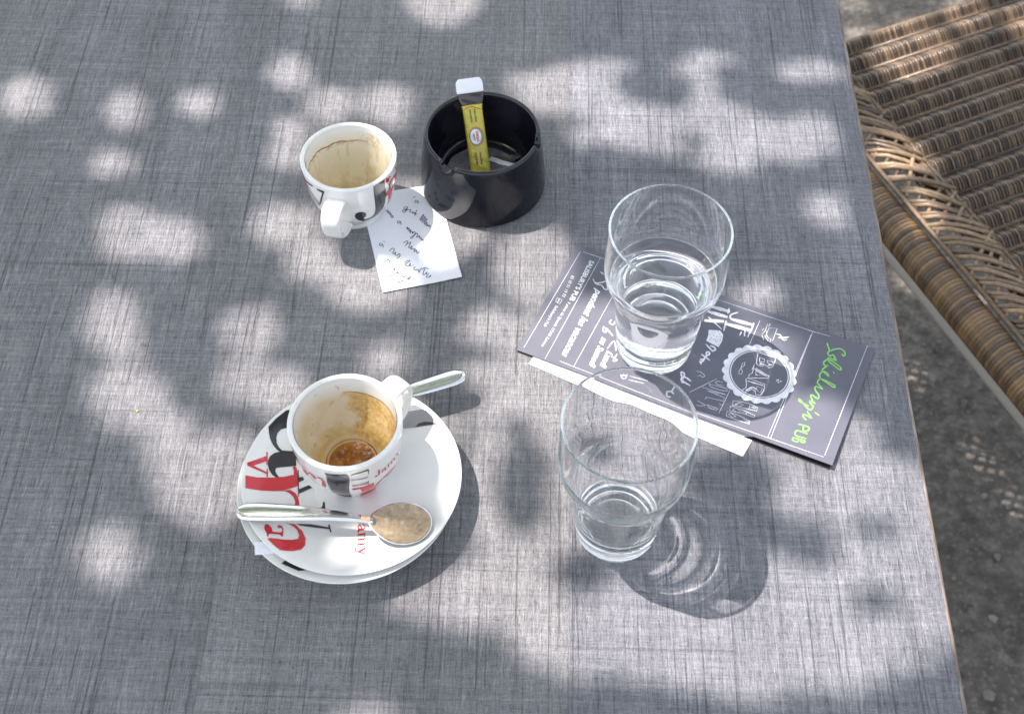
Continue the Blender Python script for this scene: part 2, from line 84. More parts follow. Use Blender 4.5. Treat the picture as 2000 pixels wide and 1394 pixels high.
# ------------------------------------------------------------------ measured outlines (mm on each object's own surface)
D = json.loads(r'''{"sau_top":{"black":[[[-52.7,33.4],[-48.42,39.73],[-43.13,45.22],[-37.46,46.45],[-36.73,35.33],[-42.87,33.99],[-45.38,32.67],[-47.08,30.23],[-47.61,27.29],[-47.14,24.04],[-45.67,21.46],[-43.67,19.84],[-39.88,20.28],[-35.73,20.83],[-35.0,11.6],[-37.03,10.98],[-44.08,8.74],[-45.86,8.02],[-46.39,6.45],[-45.73,4.58],[-43.65,2.19],[-44.72,1.29],[-47.61,2.93],[-49.55,5.34],[-50.67,8.32],[-51.02,11.85],[-50.13,14.82],[-47.94,17.25],[-44.97,18.8],[-46.41,19.52],[-49.06,22.12],[-51.13,26.03],[-52.15,29.73]],[[-33.88,9.04],[-33.33,9.15],[-32.71,4.45],[-30.63,5.31],[-29.68,3.34],[-32.48,1.23],[-32.02,-3.5],[-26.68,0.29],[-24.52,-1.19],[-31.78,-6.59],[-31.33,-8.21],[-31.92,-8.5]],[[-17.32,-10.42],[-16.45,-10.57],[-14.97,-17.4],[-20.31,-16.71],[-17.59,-13.59]],[[-30.77,-28.23],[-22.69,-27.26],[-12.33,-28.38],[-12.83,-26.41],[-12.02,-26.16],[-10.23,-32.15],[-11.03,-32.41],[-11.89,-29.81],[-22.43,-29.35],[-27.92,-29.23]],[[34.78,36.06],[36.96,38.24],[40.88,38.87],[47.11,37.53],[49.38,36.32]]],"red":[[[-62.48,8.04],[-52.17,14.5],[-52.4,16.99],[-51.66,17.14],[-50.87,8.92],[-51.6,8.76],[-51.9,11.03],[-58.57,6.82],[-50.99,4.12],[-51.21,6.18],[-50.47,6.35],[-49.91,0.93],[-50.64,0.76],[-50.93,2.83],[-61.91,6.08]],[[-62.39,-0.39],[-55.72,-0.51],[-47.76,1.09],[-41.14,3.15],[-35.86,5.6],[-36.09,8.21],[-36.87,10.69],[-35.66,11.24],[-34.56,10.5],[-33.5,6.31],[-32.47,-1.09],[-36.33,-3.72],[-40.22,-5.78],[-45.45,-7.63],[-53.39,-9.0],[-61.34,-9.07]],[[-44.76,-7.73],[-40.16,-6.36],[-37.01,-7.07],[-34.51,-9.29],[-33.2,-12.48],[-33.04,-15.07],[-34.89,-16.75],[-30.35,-16.49],[-30.76,-12.87],[-32.03,-8.78],[-34.02,-6.2],[-36.9,-4.85],[-40.21,-5.95]],[[-37.44,-28.86],[-31.4,-28.62],[-26.77,-32.91],[-24.18,-38.14],[-23.64,-43.69],[-25.54,-47.15],[-30.02,-48.85],[-36.71,-48.91],[-39.7,-46.65],[-45.07,-41.71],[-43.17,-40.87],[-37.14,-40.99],[-31.15,-40.55],[-28.31,-39.2],[-28.01,-36.37],[-29.49,-32.89],[-31.83,-30.53],[-34.7,-29.24]],[[-45.12,-40.28],[-45.71,-37.94],[-47.25,-35.56],[-47.73,-33.01],[-47.01,-31.48],[-45.44,-31.72],[-43.65,-33.6],[-42.8,-36.38],[-40.13,-36.28],[-37.97,-35.93],[-37.65,-34.33],[-38.41,-32.66],[-39.42,-33.12],[-40.6,-32.8],[-40.77,-31.58],[-39.75,-30.66],[-38.2,-31.26],[-37.11,-33.33],[-36.65,-38.67],[-37.41,-39.06],[-38.12,-37.74],[-42.91,-37.99],[-44.71,-38.47],[-44.36,-40.0]]],"grey":[[[24.27,45.77],[40.61,46.99],[48.23,37.29],[40.88,38.87],[36.96,38.24],[34.78,36.06],[24.59,36.42]]]},"sau_low":{"black":[[[-47.16,-43.18],[-46.48,-36.4],[-41.15,-38.98],[-35.15,-41.98],[-36.05,-42.79]],[[-33.23,-52.04],[-30.7,-48.32],[-13.03,-54.14],[-22.96,-56.45]]]},"amy":[[2.94,-22.0],[5.85,-50.37],[11.35,-22.08],[15.04,-50.03]],"cup1":{"black":[[[253.29,48.42],[258.96,48.44],[268.19,49.0],[274.76,49.09],[277.4,47.02],[277.41,43.35],[271.74,-0.0],[257.73,-0.0],[245.99,-0.0],[251.97,17.09],[253.3,36.01],[254.65,45.97]],[[279.16,46.77],[281.82,48.44],[289.17,48.75],[297.09,48.88],[297.63,48.06],[296.28,29.19],[295.44,29.45],[296.66,47.1],[289.02,47.66],[281.65,47.33],[279.32,45.89]],[[201.02,47.28],[200.94,45.88],[206.53,43.29],[219.15,44.93],[213.4,40.17],[206.62,43.13]]],"grey":[[[278.53,34.73],[295.64,34.21],[295.47,30.09],[278.78,32.16]],[[278.74,42.16],[288.15,41.01],[295.97,40.62],[295.83,39.07],[287.97,39.44],[278.7,40.69]]],"red":[[[278.4,29.6],[286.86,28.72],[301.91,28.65],[303.14,20.35],[307.21,24.8],[317.08,27.29],[324.96,27.38],[339.33,22.86],[339.16,20.38],[330.62,18.0],[320.43,18.0],[324.56,18.0],[327.22,19.99],[313.8,25.43],[308.21,20.29],[314.39,-0.0],[306.58,-0.0],[286.31,-0.0],[286.63,26.38],[278.01,27.01]],[[239.94,36.45],[244.84,39.83],[248.33,39.82],[250.81,36.75],[250.69,30.32],[248.52,26.47],[245.09,25.6],[243.82,27.87],[247.26,34.39],[247.07,38.05],[243.47,37.94]],[[226.89,33.33],[234.22,39.8],[237.89,39.09],[239.84,35.19],[237.75,32.48],[235.97,36.33],[233.09,37.64],[226.42,31.65]],[[212.84,26.01],[225.43,35.51],[221.92,25.99],[220.02,25.99]],[[206.59,36.1],[218.48,43.69],[216.73,37.62],[212.97,30.41],[212.82,34.99]]]},"cup1_jamy":[[303.0,35.2],[341.82,25.99],[304.22,43.96],[352.13,26.01]],"cup2":{"black":[[[304.72,51.77],[311.74,51.9],[321.78,51.64],[321.95,48.29],[323.01,40.36],[323.51,33.77],[323.37,26.42],[321.48,19.95],[314.89,15.38],[305.16,13.73],[295.94,13.84],[289.34,15.01],[282.4,18.66],[278.68,22.24],[278.04,25.84],[279.97,28.52],[283.93,29.58],[288.6,29.06],[292.41,26.93],[293.6,23.82],[291.97,21.4],[289.59,20.6],[291.03,18.22],[296.32,16.75],[302.43,17.65],[306.11,20.87],[306.66,27.29],[305.57,36.19],[304.76,44.99]],[[234.55,49.19],[244.67,49.69],[244.57,48.66],[237.1,36.84],[232.17,30.7],[230.93,32.09],[235.71,38.48],[241.56,47.32],[233.78,47.77]],[[195.2,49.04],[212.33,47.57],[227.56,49.24],[226.77,47.79],[208.51,44.56]]],"grey":[[[210.81,45.13],[214.47,44.08],[232.0,32.94],[229.64,28.06],[211.4,24.59],[207.63,32.74]]],"red":[[[198.86,42.56],[207.38,42.26],[205.17,26.01],[202.96,28.66],[199.91,35.0]],[[323.88,49.31],[324.76,51.48],[357.69,34.3],[329.9,50.47],[330.56,47.84],[329.36,46.19],[326.62,45.97],[324.26,47.49]],[[1.47,39.96],[346.59,51.17],[355.15,39.7],[357.09,30.04],[346.74,32.65],[343.28,40.73],[344.07,43.59]],[[323.3,36.73],[328.58,38.14],[329.69,38.92],[329.79,43.65],[334.47,45.08],[344.01,43.95],[344.21,42.51],[335.71,43.4],[332.57,41.44],[333.12,37.38],[336.71,35.04],[341.67,35.62],[347.41,31.57],[339.8,31.84],[338.88,28.85],[346.44,18.01],[335.73,16.98],[335.12,12.0],[334.39,18.59],[330.49,27.07],[328.5,32.53],[324.35,32.59]]]},"green":[[[75.46,40.89],[77.34,37.55],[79.09,35.58],[80.9,37.66],[84.36,39.97],[87.53,38.96],[88.6,36.67],[87.96,35.06],[86.77,36.36]],[[79.44,36.03],[78.18,34.21],[78.5,32.21],[80.29,31.49],[81.86,33.17],[83.54,30.9],[84.97,29.54],[81.49,29.74],[79.41,29.12],[81.0,26.73],[84.99,24.76],[88.47,23.3],[89.71,23.7],[88.51,25.52],[84.24,27.35],[80.87,28.33],[78.61,26.7],[77.94,24.34],[79.16,22.53],[81.12,23.28]],[[81.12,23.28],[79.48,20.3],[78.89,17.91],[80.91,16.59],[83.93,15.11],[82.51,17.17],[79.96,17.51],[78.48,14.7],[78.95,12.2],[80.07,10.74],[83.2,9.97],[86.93,8.76],[89.67,7.91],[89.57,9.66],[85.4,10.56],[80.84,11.1],[79.07,9.54],[78.99,7.07],[80.93,5.56],[83.42,3.51],[79.57,4.02],[78.68,2.7],[79.74,0.52],[82.51,-2.0],[82.73,-5.0],[78.86,-3.73],[78.28,-5.15],[80.48,-8.0],[82.32,-9.43],[78.63,-8.52]],[[78.63,-8.52],[79.96,-10.71],[81.89,-12.0],[81.06,-15.45],[77.98,-14.1],[74.56,-11.68],[72.16,-9.99],[72.93,-11.83],[75.45,-12.4],[79.13,-13.04]],[[84.46,-16.12],[87.1,-16.96]],[[79.77,-17.37],[83.59,-21.21],[80.72,-20.48],[78.37,-20.63],[78.49,-22.31],[80.92,-23.76]],[[77.74,-28.96],[83.93,-28.45],[84.36,-31.16],[82.99,-32.31],[81.4,-31.86],[80.94,-28.83]],[[84.57,-33.61],[78.42,-33.94],[77.66,-36.42],[79.04,-37.9],[84.75,-37.43]],[[77.67,-40.06],[84.89,-39.39],[84.21,-41.05],[82.84,-40.85],[81.36,-39.86],[81.05,-41.85],[79.47,-42.26],[77.78,-41.87],[77.67,-40.06]],[[85.96,19.54],[86.32,18.98]]],"lines":[[[99.81,50.52],[98.93,-44.33]],[[17.82,-47.63],[98.69,-45.9]],[[-0.43,45.06],[63.91,46.18],[75.44,47.17]],[[63.94,42.95],[63.28,-46.77]],[[64.16,46.3],[65.16,-46.47]],[[29.89,40.34],[29.97,18.46]],[[30.56,-22.1],[30.06,-41.95]],[[7.92,-34.46],[19.88,-17.4]],[[-100.57,44.63],[-101.66,-46.0]],[[-85.95,45.15],[-85.56,-48.78]],[[-65.74,17.14],[-66.43,-46.72]],[[-98.8,45.46],[-83.72,45.73]],[[-76.31,-46.22],[-66.43,-46.72]],[[-66.43,-46.72],[17.82,-47.63]],[[-83.72,45.73],[-0.43,45.06]]],"thin":[[[37.08,15.88],[48.75,16.04],[49.16,12.67],[49.33,7.0],[47.56,5.28],[44.92,6.24],[44.09,6.73],[43.31,5.04],[40.59,4.2],[38.93,5.18],[37.82,9.97],[37.08,15.88]],[[39.44,10.74],[42.84,10.57],[43.01,7.99],[40.16,7.53],[39.44,10.74]],[[44.54,10.48],[48.79,10.72],[48.09,7.74],[45.04,8.94],[44.54,10.48]],[[38.03,3.87],[37.98,-0.99],[40.2,1.37],[49.65,-1.18],[49.57,-2.96],[39.42,-7.3],[38.65,-8.96],[37.52,-5.58],[38.87,-3.64],[38.94,-1.86],[38.03,3.87]],[[40.54,-0.67],[46.95,-2.02],[41.54,-3.69],[40.54,-0.67]],[[37.42,-8.24],[49.03,-8.41],[49.92,-13.16],[49.43,-17.66],[46.48,-18.62],[44.93,-15.93],[42.85,-15.62],[40.06,-19.07],[38.77,-20.1],[37.57,-18.52],[39.07,-16.1],[38.48,-13.37],[36.94,-9.77],[37.42,-8.24]],[[44.96,-12.05],[48.58,-12.07],[48.54,-15.95],[45.94,-15.02],[44.96,-12.05]],[[31.01,1.89],[31.91,3.19],[32.52,0.39],[31.14,-2.45],[30.89,-5.64],[31.61,-7.75],[32.97,-6.85],[32.9,-4.69],[31.14,-2.45],[30.82,0.47],[31.01,1.89]],[[37.3,36.9],[42.27,38.35],[42.69,27.57],[37.31,29.56],[37.3,36.9]],[[35.38,39.68],[35.73,33.39],[34.87,29.77]],[[36.85,40.38],[36.75,37.56]],[[34.71,29.24],[37.43,25.07],[35.81,27.94]],[[36.73,29.28],[39.77,26.18],[41.61,25.69],[41.01,28.59]],[[33.96,32.55],[34.32,34.56]],[[35.5,35.12],[38.45,29.19],[39.84,28.03]],[[6.19,-17.21],[8.62,-16.51],[11.3,-17.43],[12.4,-18.65],[11.24,-20.06],[9.56,-19.11],[8.11,-20.66]],[[24.32,-18.45],[21.1,-18.74],[20.04,-20.45],[22.07,-21.48],[25.57,-20.7]],[[17.09,-23.38],[22.74,-22.46],[28.5,-21.91],[29.26,-23.69],[24.91,-24.87],[18.31,-24.95],[17.09,-23.38]],[[13.89,-27.44],[29.46,-26.58]],[[29.46,-26.58],[17.65,-28.68]],[[17.65,-28.68],[29.37,-29.17]],[[28.96,-28.94],[29.69,-31.99],[18.77,-33.69]],[[18.77,-33.69],[18.72,-35.4]],[[14.59,-38.59],[20.27,-39.74]],[[21.27,-38.86],[28.61,-39.22],[27.74,-40.46],[23.29,-40.85],[21.27,-38.86]],[[27.91,-35.35],[29.92,-35.08]],[[15.2,-42.1],[17.71,-41.77],[20.84,-39.48]],[[34.94,-29.12],[44.03,-26.98],[50.47,-27.76],[51.03,-30.44],[45.49,-31.35],[35.9,-32.88],[34.94,-29.12]],[[34.9,-33.77],[42.92,-33.39],[50.98,-34.22],[51.18,-35.79],[44.45,-36.01],[35.45,-37.29],[34.9,-33.77]],[[34.17,-38.3],[41.33,-38.3],[49.5,-39.48],[49.94,-41.75],[41.99,-42.15],[34.85,-42.15],[34.17,-38.3]],[[37.06,-31.5],[38.95,-29.36],[41.98,-29.63],[40.37,-31.64],[37.06,-31.5]],[[36.89,-35.78],[38.49,-33.78],[42.04,-34.63],[40.16,-36.76],[36.89,-35.78]],[[35.76,-40.06],[36.91,-38.69],[40.7,-40.26],[38.51,-41.45],[35.76,-40.06]],[[45.76,-28.28],[45.81,-30.36]],[[46.97,-28.98],[49.87,-28.88]],[[45.9,-34.51],[45.58,-35.49]],[[44.98,-39.51],[49.3,-40.81]]],"thick":[[[38.22,14.45],[48.47,14.83]],[[38.53,-10.58],[48.83,-9.8]],[[39.65,0.41],[48.55,-1.87]],[[41.01,5.98],[43.46,6.61]],[[46.36,6.92],[48.42,8.77]],[[39.69,-17.96],[42.41,-14.28],[45.01,-14.18]],[[43.38,33.82],[45.27,34.26],[47.79,32.72],[51.18,34.79]],[[45.45,31.61],[47.33,32.05],[49.01,31.02],[50.64,32.25]],[[14.31,40.07],[11.12,36.68],[11.46,33.68],[13.67,32.87]],[[26.83,36.16],[27.32,31.41]],[[9.89,29.88],[11.15,21.92]],[[21.81,22.67],[21.93,25.74]],[[27.07,23.61],[26.95,29.67]],[[24.76,23.42],[23.8,27.26]],[[-1.58,28.15],[9.01,22.55]],[[8.15,40.89],[8.74,36.77]],[[4.62,5.96],[10.26,2.52]],[[7.57,6.27],[10.16,6.05],[11.36,4.2],[9.89,2.61]],[[4.74,-2.92],[10.58,-5.06]],[[7.16,-4.01],[8.32,-2.13]],[[7.16,-4.01],[7.53,-6.93]],[[5.49,-8.77],[7.04,-10.25]],[[6.96,-0.99],[7.29,0.76],[8.67,0.7],[9.03,-1.09],[8.03,-2.09],[6.96,-0.99]],[[5.41,-7.22],[6.34,-6.43],[7.15,-7.55],[6.5,-8.74]],[[55.65,-1.39],[55.73,-1.44]],[[57.44,-1.85],[57.52,-1.9]],[[56.43,-3.2],[56.51,-3.25]],[[55.08,-2.27],[55.14,-2.25]]],"hatch":[[[13.56,33.19],[26.54,34.36]],[[11.01,27.64],[26.77,29.59]],[[-2.49,37.53],[8.6,38.57]],[[-2.85,32.67],[8.65,33.46]],[[-2.07,24.68],[7.64,28.81]]],"cards":[[[1.93,18.29],[8.97,20.7],[11.82,18.4],[12.99,13.5],[12.58,7.46],[7.98,7.99],[3.52,9.04],[3.16,13.86]]],"pips":[[[5.61,12.75],[7.63,11.88],[8.56,15.04],[9.63,17.82],[11.43,13.67],[10.06,10.77],[6.53,14.99],[8.07,19.36],[9.07,11.66],[11.91,9.39],[5.58,10.92],[11.2,16.29]]],"medal":[[[43.3,-1.99],[22.06,-11.96],[64.89,6.89],[35.44,21.86],[52.29,-24.38]]],"texts":{"SALISBURY'S PUB":[[-91.59,40.61],[-90.66,2.63]],"5 place du Synode 17100 Saintes":[[-90.66,1.02],[-92.03,-40.31]],"05 10 51 19 73":[[-97.61,22.85],[-96.36,3.32]],"Salisbury's Pub":[[-97.0,-5.05],[-97.31,-24.62]],"pendant les vacances":[[-78.11,19.54],[-77.15,-41.97]],"au Samedi":[[-58.92,-16.88],[-57.97,-42.41]],"Lundi":[[-51.68,-25.56],[-51.44,-39.82]]},"icon":[[-98.59,-2.21],[-98.58,0.94],[-95.05,0.78],[-95.03,-3.25]],"seven":[[[-80.94,33.9],[-78.38,32.77]],[[-83.35,26.28],[-80.9,23.74],[-77.12,25.51],[-73.97,28.83]],[[-83.35,26.28],[-81.96,24.62],[-79.84,22.86],[-75.87,23.34],[-73.32,21.33],[-71.13,21.89],[-74.24,27.78]],[[-58.96,-1.17],[-59.19,-3.92],[-56.32,-4.34],[-56.37,-1.72]],[[-61.39,-8.45],[-52.73,-13.15],[-59.08,-9.13],[-58.16,-12.19],[-60.31,-11.88],[-61.39,-8.45]],[[-52.27,-24.12],[-50.69,-16.52],[-46.64,-23.23]],[[-47.69,-28.82],[-43.19,-30.12],[-45.12,-31.86],[-44.92,-25.84]]],"amp":[[[5.44,-25.97],[1.48,-24.62],[-0.66,-26.9],[1.81,-29.58],[-2.49,-21.97],[0.25,-22.63],[0.59,-27.6],[6.21,-29.44]],[[-1.46,-38.07],[-3.99,-39.24],[-2.78,-42.45],[-0.48,-42.01]],[[-0.78,-34.59],[-1.04,-37.87],[0.82,-38.89]],[[-37.37,-39.43],[-35.43,-41.74],[-33.31,-40.76],[-33.54,-37.67],[-34.81,-39.53],[-35.88,-38.11],[-35.57,-40.14],[-37.37,-39.43]],[[-31.41,-37.96],[-18.89,-36.64]],[[-31.18,-41.05],[-20.8,-39.43]]],"under":[[-93.9,-55.32],[53.7,-63.62],[54.85,-50.48]],"undertext":[[23.25,-59.09],[50.4,-59.89]],"ink":[[[36.57,79.05],[38.11,79.47]],[[39.15,75.42],[37.42,76.08],[36.98,74.45],[37.86,73.92],[39.09,75.12],[39.17,72.66]],[[30.27,72.16],[28.7,71.53],[28.08,69.88],[28.79,69.09],[30.41,70.56],[31.05,71.74],[29.98,69.26],[28.37,66.93],[27.04,67.49],[27.05,69.04],[29.53,68.44],[31.77,68.67],[32.7,68.44],[32.16,67.17],[31.49,66.71],[32.93,65.27],[33.85,66.37],[33.61,64.33],[34.5,65.05],[34.83,63.26],[34.16,62.18],[35.44,64.82],[36.85,66.96]],[[34.43,64.13],[36.37,62.88]],[[35.7,61.26],[35.98,60.96]],[[36.56,57.58],[39.96,61.54],[40.4,60.89],[37.38,57.38],[38.14,56.88],[40.69,59.5],[41.08,58.63],[38.33,55.6],[39.17,54.94],[41.43,57.54],[41.87,56.59],[39.16,53.48],[40.04,52.73],[40.92,54.21],[41.28,53.19],[40.06,51.73],[40.83,51.01],[41.57,52.13],[41.66,50.04],[42.79,51.06],[42.44,48.85]],[[15.42,71.42],[16.91,71.68],[16.24,69.66],[17.73,70.54],[16.86,68.42],[18.24,69.01],[17.46,67.03],[18.8,67.71],[17.67,65.12],[19.57,65.74],[19.04,64.17],[18.08,64.25]],[[23.21,59.68],[21.85,60.01],[21.38,58.51],[22.29,57.91],[23.47,59.23],[23.38,56.42]],[[26.01,52.1],[27.48,52.89],[26.58,50.67],[28.31,51.92],[27.38,48.95],[29.11,50.2],[27.91,47.3],[29.69,48.54],[29.44,46.17],[30.68,47.76],[31.44,46.44],[28.31,42.21],[27.58,43.37],[31.14,44.99],[32.52,46.17],[32.81,44.21],[31.52,42.63],[32.69,42.5],[33.99,43.31],[33.12,40.73],[34.7,41.25],[34.18,38.97],[35.76,39.48],[34.97,37.27],[36.96,37.84],[36.88,36.35]],[[21.78,39.29],[24.17,40.81],[24.81,39.75],[22.34,36.38]],[[24.04,37.84],[26.95,39.08],[24.47,34.89],[25.37,34.0],[26.49,35.37],[26.92,34.74],[25.58,32.83],[26.48,32.54],[27.39,32.54],[28.68,32.22],[27.04,30.25],[28.29,30.31],[29.32,30.95],[29.04,27.9],[30.93,29.44]],[[34.15,29.18],[34.4,28.74]],[[7.39,42.28],[6.11,42.97],[5.3,41.67],[6.22,40.55],[7.64,41.84],[7.46,39.05]],[[8.78,44.27],[9.53,43.48]],[[11.09,34.44],[13.07,36.56],[14.68,35.27],[12.94,32.35],[13.69,31.58],[15.41,32.64],[14.09,30.74],[15.37,29.54],[17.16,30.95],[17.35,29.05],[15.91,27.41],[14.92,27.8]],[[19.19,21.83],[21.46,23.41],[23.1,22.64],[19.7,20.75],[19.77,19.13],[21.47,18.71],[23.03,20.89],[22.1,18.49],[23.46,18.01]],[[24.35,19.11],[24.56,18.76]],[[25.71,16.73],[24.35,16.33],[24.41,14.42],[25.68,13.82],[26.73,14.29],[27.09,11.15],[28.32,13.9],[29.63,14.82]],[[29.18,13.18],[31.8,14.51],[33.64,12.6]],[[31.68,13.96],[29.09,9.22],[30.3,8.63],[32.3,10.46],[31.21,8.41]],[[33.48,9.16],[30.83,6.33],[32.17,5.57],[34.44,7.11],[33.13,5.34]],[[8.57,27.66],[5.17,25.04],[6.37,23.13],[8.58,24.2],[9.45,25.83],[8.46,27.68]],[[10.01,22.02],[8.64,22.14],[8.85,20.34],[10.67,20.55],[10.5,18.48],[11.74,18.83],[10.98,16.9],[12.4,17.94],[12.94,14.97],[12.08,14.53],[13.85,14.53],[16.38,15.51]],[[15.27,10.42],[16.76,11.79],[17.66,10.71],[15.56,9.63],[17.92,9.2],[18.08,7.22],[20.73,9.38]],[[18.69,8.65],[21.88,8.23]],[[20.19,8.65],[18.96,6.64],[19.65,5.39]],[[5.16,19.93],[10.74,15.66],[16.33,10.17]],[[8.02,16.83],[6.25,16.9],[5.04,15.46],[6.32,14.06],[5.15,12.54],[3.55,13.43]],[[8.42,14.56],[6.46,10.7]],[[6.83,13.21],[8.79,12.15]],[[8.13,10.73],[9.38,10.93],[8.39,9.22],[10.24,9.64],[8.18,6.69]],[[10.69,8.23],[10.02,7.03],[12.69,7.96],[11.22,5.23],[13.28,6.74],[15.33,7.31],[11.21,3.8]],[[1.95,10.22],[5.72,6.79],[9.34,2.69]]],"spots":[[1,-0.2903,0.7271,0.0094,0.0001,0.0025,-0.0143],[1,-0.2372,0.7331,0.0086,0.0001,0.0014,-0.0093],[1,-0.291,0.6712,0.0083,0.0001,0.0013,-0.0072],[1,-0.17,0.7668,0.0096,0.0001,0.0014,-0.0138],[1,-0.1391,0.7328,0.0094,0.0001,0.0012,-0.0144],[1,-0.0968,0.7354,0.0157,0.0001,0.001,-0.0156],[1,-0.163,0.7062,0.0069,0.0001,0.0008,-0.0082],[1,-0.1621,0.6827,0.0076,0.0001,0.0013,-0.0125],[1,-0.2659,0.6056,0.0181,0.0001,0.0033,-0.0189],[1,-0.2297,0.6011,0.0108,0.0001,0.0023,-0.0151],[1,-0.1594,0.6141,0.0168,0.0001,0.0015,-0.0144],[1,-0.1371,0.5858,0.0129,0.0001,0.0013,-0.0138],[1,-0.0974,0.5604,0.0232,0.0002,0.0012,-0.0169],[1,-0.2639,0.5309,0.0117,0.0001,0.0033,-0.018],[1,-0.1743,0.5212,0.013,0.0001,0.0019,-0.0152],[1,-0.0151,0.5258,0.0121,0.0001,0.0002,-0.0128],[1,-0.0479,0.6169,0.0124,0.0001,0.0011,-0.0314],[1,-0.0676,0.648,0.0134,0.0001,0.0003,-0.006],[1,-0.041,0.6054,0.0145,0.0001,0.0004,-0.0133],[1,-0.2421,0.4691,0.0192,0.0001,0.0032,-0.0181],[1,-0.211,0.4397,0.0123,0.0001,0.0025,-0.0158],[1,-0.1774,0.4308,0.0155,0.0001,0.0013,-0.0097],[1,-0.1864,0.4041,0.0208,0.0001,0.0028,-0.02],[1,-0.1722,0.4824,0.01,0.0001,0.0013,-0.0105],[1,-0.1486,0.4745,0.0113,0.0001,0.0015,-0.0135],[1,-0.234,0.3603,0.0104,0.0001,0.0026,-0.0141],[1,-0.0823,0.4995,0.0101,0.0001,0.0005,-0.0074],[1,-0.0131,0.4787,0.0147,0.0001,0.0002,-0.0144],[1,-0.0429,0.4555,0.0131,0.0001,0.0003,-0.0078],[1,-0.0146,0.4111,0.0152,0.0001,0.0002,-0.0123],[1,-0.0266,0.3337,0.036,0.0002,0.0004,-0.0142],[1,-0.0016,0.3523,0.0109,0.0001,0.0001,-0.0185],[1,-0.0431,0.4257,0.0067,0.0,0.0002,-0.0051],[1,-0.0536,0.4309,0.009,0.0001,0.0004,-0.009],[1,-0.0705,0.4561,0.0125,0.0001,0.0009,-0.0162],[1,-0.0748,0.3566,0.0146,0.0001,0.0004,-0.006],[1,-0.2533,0.51,0.0082,0.0001,0.0018,-0.01],[-1,-0.0382,0.4721,0.0199,0.0001,0.0003,-0.0087],[1,0.0198,0.7453,0.0206,-0.0106,-0.0036,-0.0138],[1,0.0519,0.7571,0.0271,0.0002,-0.0005,-0.0194],[1,0.135,0.7172,0.0692,-0.0206,-0.0051,-0.0223],[1,0.0957,0.7415,0.0504,-0.0124,-0.0058,-0.0328],[1,0.1454,0.7695,0.0193,0.0002,-0.0015,-0.0185],[1,0.2277,0.7714,0.0193,0.0002,-0.0012,-0.0093],[1,0.1555,0.6851,0.0176,0.0001,-0.0012,-0.0136],[1,0.2034,0.7026,0.0294,0.0002,-0.0024,-0.0203],[1,0.1028,0.6996,0.0259,-0.003,-0.0012,-0.0102],[1,0.0566,0.7031,0.0139,0.0001,-0.0001,-0.0043],[1,0.2212,0.6285,0.0096,0.0001,-0.0012,-0.0088],[1,0.0157,0.581,0.0215,0.0002,-0.0002,-0.03],[1,0.1618,0.5529,0.012,0.0001,-0.0009,-0.0085],[-1,0.1076,0.7552,0.0285,-0.0071,-0.0029,-0.0162],[-1,0.1822,0.7513,0.0279,-0.0198,-0.0083,-0.0195],[-1,0.1321,0.6998,0.0037,0.0,-0.001,-0.0128],[-1,0.2424,0.7495,0.0175,0.0001,-0.0019,-0.0136],[1,0.0415,0.4112,0.0612,0.0004,-0.003,-0.1205],[1,0.1207,0.3691,0.0865,0.0006,-0.0048,-0.0555],[1,0.1948,0.3696,0.0519,0.0003,-0.0117,-0.0828],[1,0.1405,0.3227,0.1073,0.0007,-0.0043,-0.041],[1,0.1793,0.4437,0.0339,0.0002,-0.0028,-0.0227],[1,0.0548,0.5055,0.0572,0.0004,-0.0012,-0.0376],[1,0.1385,0.4977,0.0407,0.0003,-0.0027,-0.0293],[1,0.1288,0.4629,0.037,0.0003,-0.0023,-0.0264],[-1,0.0071,0.4081,0.0146,0.0001,-0.0,-0.0328],[-1,0.1322,0.4133,0.0268,0.0002,-0.0017,-0.0189],[-1,0.1365,0.3789,0.0261,0.0002,-0.0015,-0.0152],[-1,0.2151,0.3808,0.01,0.0001,-0.0012,-0.0077],[-1,0.2051,0.3321,0.0114,0.0001,-0.001,-0.0065],[-1,0.1761,0.3681,0.0099,0.0001,-0.0019,-0.015],[-1,0.2448,0.4457,0.017,0.0001,-0.0026,-0.0153],[-1,0.2217,0.5072,0.0262,-0.0391,-0.0257,-0.027],[-1,0.2372,0.5136,0.0302,0.0002,-0.0077,-0.0492],[-1,0.0436,0.3509,0.017,0.0001,-0.0003,-0.0093],[-1,0.0512,0.4352,0.0117,0.0001,-0.0002,-0.0068],[-1,0.0006,0.4502,0.0079,0.0001,0.0,-0.0046],[1,0.2684,1.0199,0.0316,0.0003,-0.0036,-0.0215],[1,0.2733,0.9432,0.0127,0.0001,-0.0041,-0.0234],[1,0.2325,1.3219,0.0285,0.0002,-0.0063,-0.0361],[1,0.1902,1.137,0.0134,0.0001,-0.0034,-0.0201],[1,0.3041,1.1871,0.0408,0.0003,-0.0085,-0.0412]],"gdecal":[[[-133.73,53.43],[-116.55,58.68],[-100.77,58.53],[-85.66,52.05],[-85.61,47.79],[-92.4,40.37],[-104.77,35.31],[-117.24,35.75],[-128.3,41.37]],[[-123.22,54.21],[-114.99,54.77],[-104.87,54.94],[-97.18,53.52],[-97.89,50.26],[-103.75,46.97],[-110.16,45.74],[-116.16,46.79],[-120.97,49.99]]]}''')
CRUMBS = [(-0.235, 0.4591, 0.0011, 'yellowish crumb on the table at the left, in a patch of sun'), (-0.1596, 0.4483, 0.0009, 'yellowish crumb on the table beside the upper saucer'), (0.133, 0.6625, 0.001, 'brown crumb on the table behind the full tumbler')]

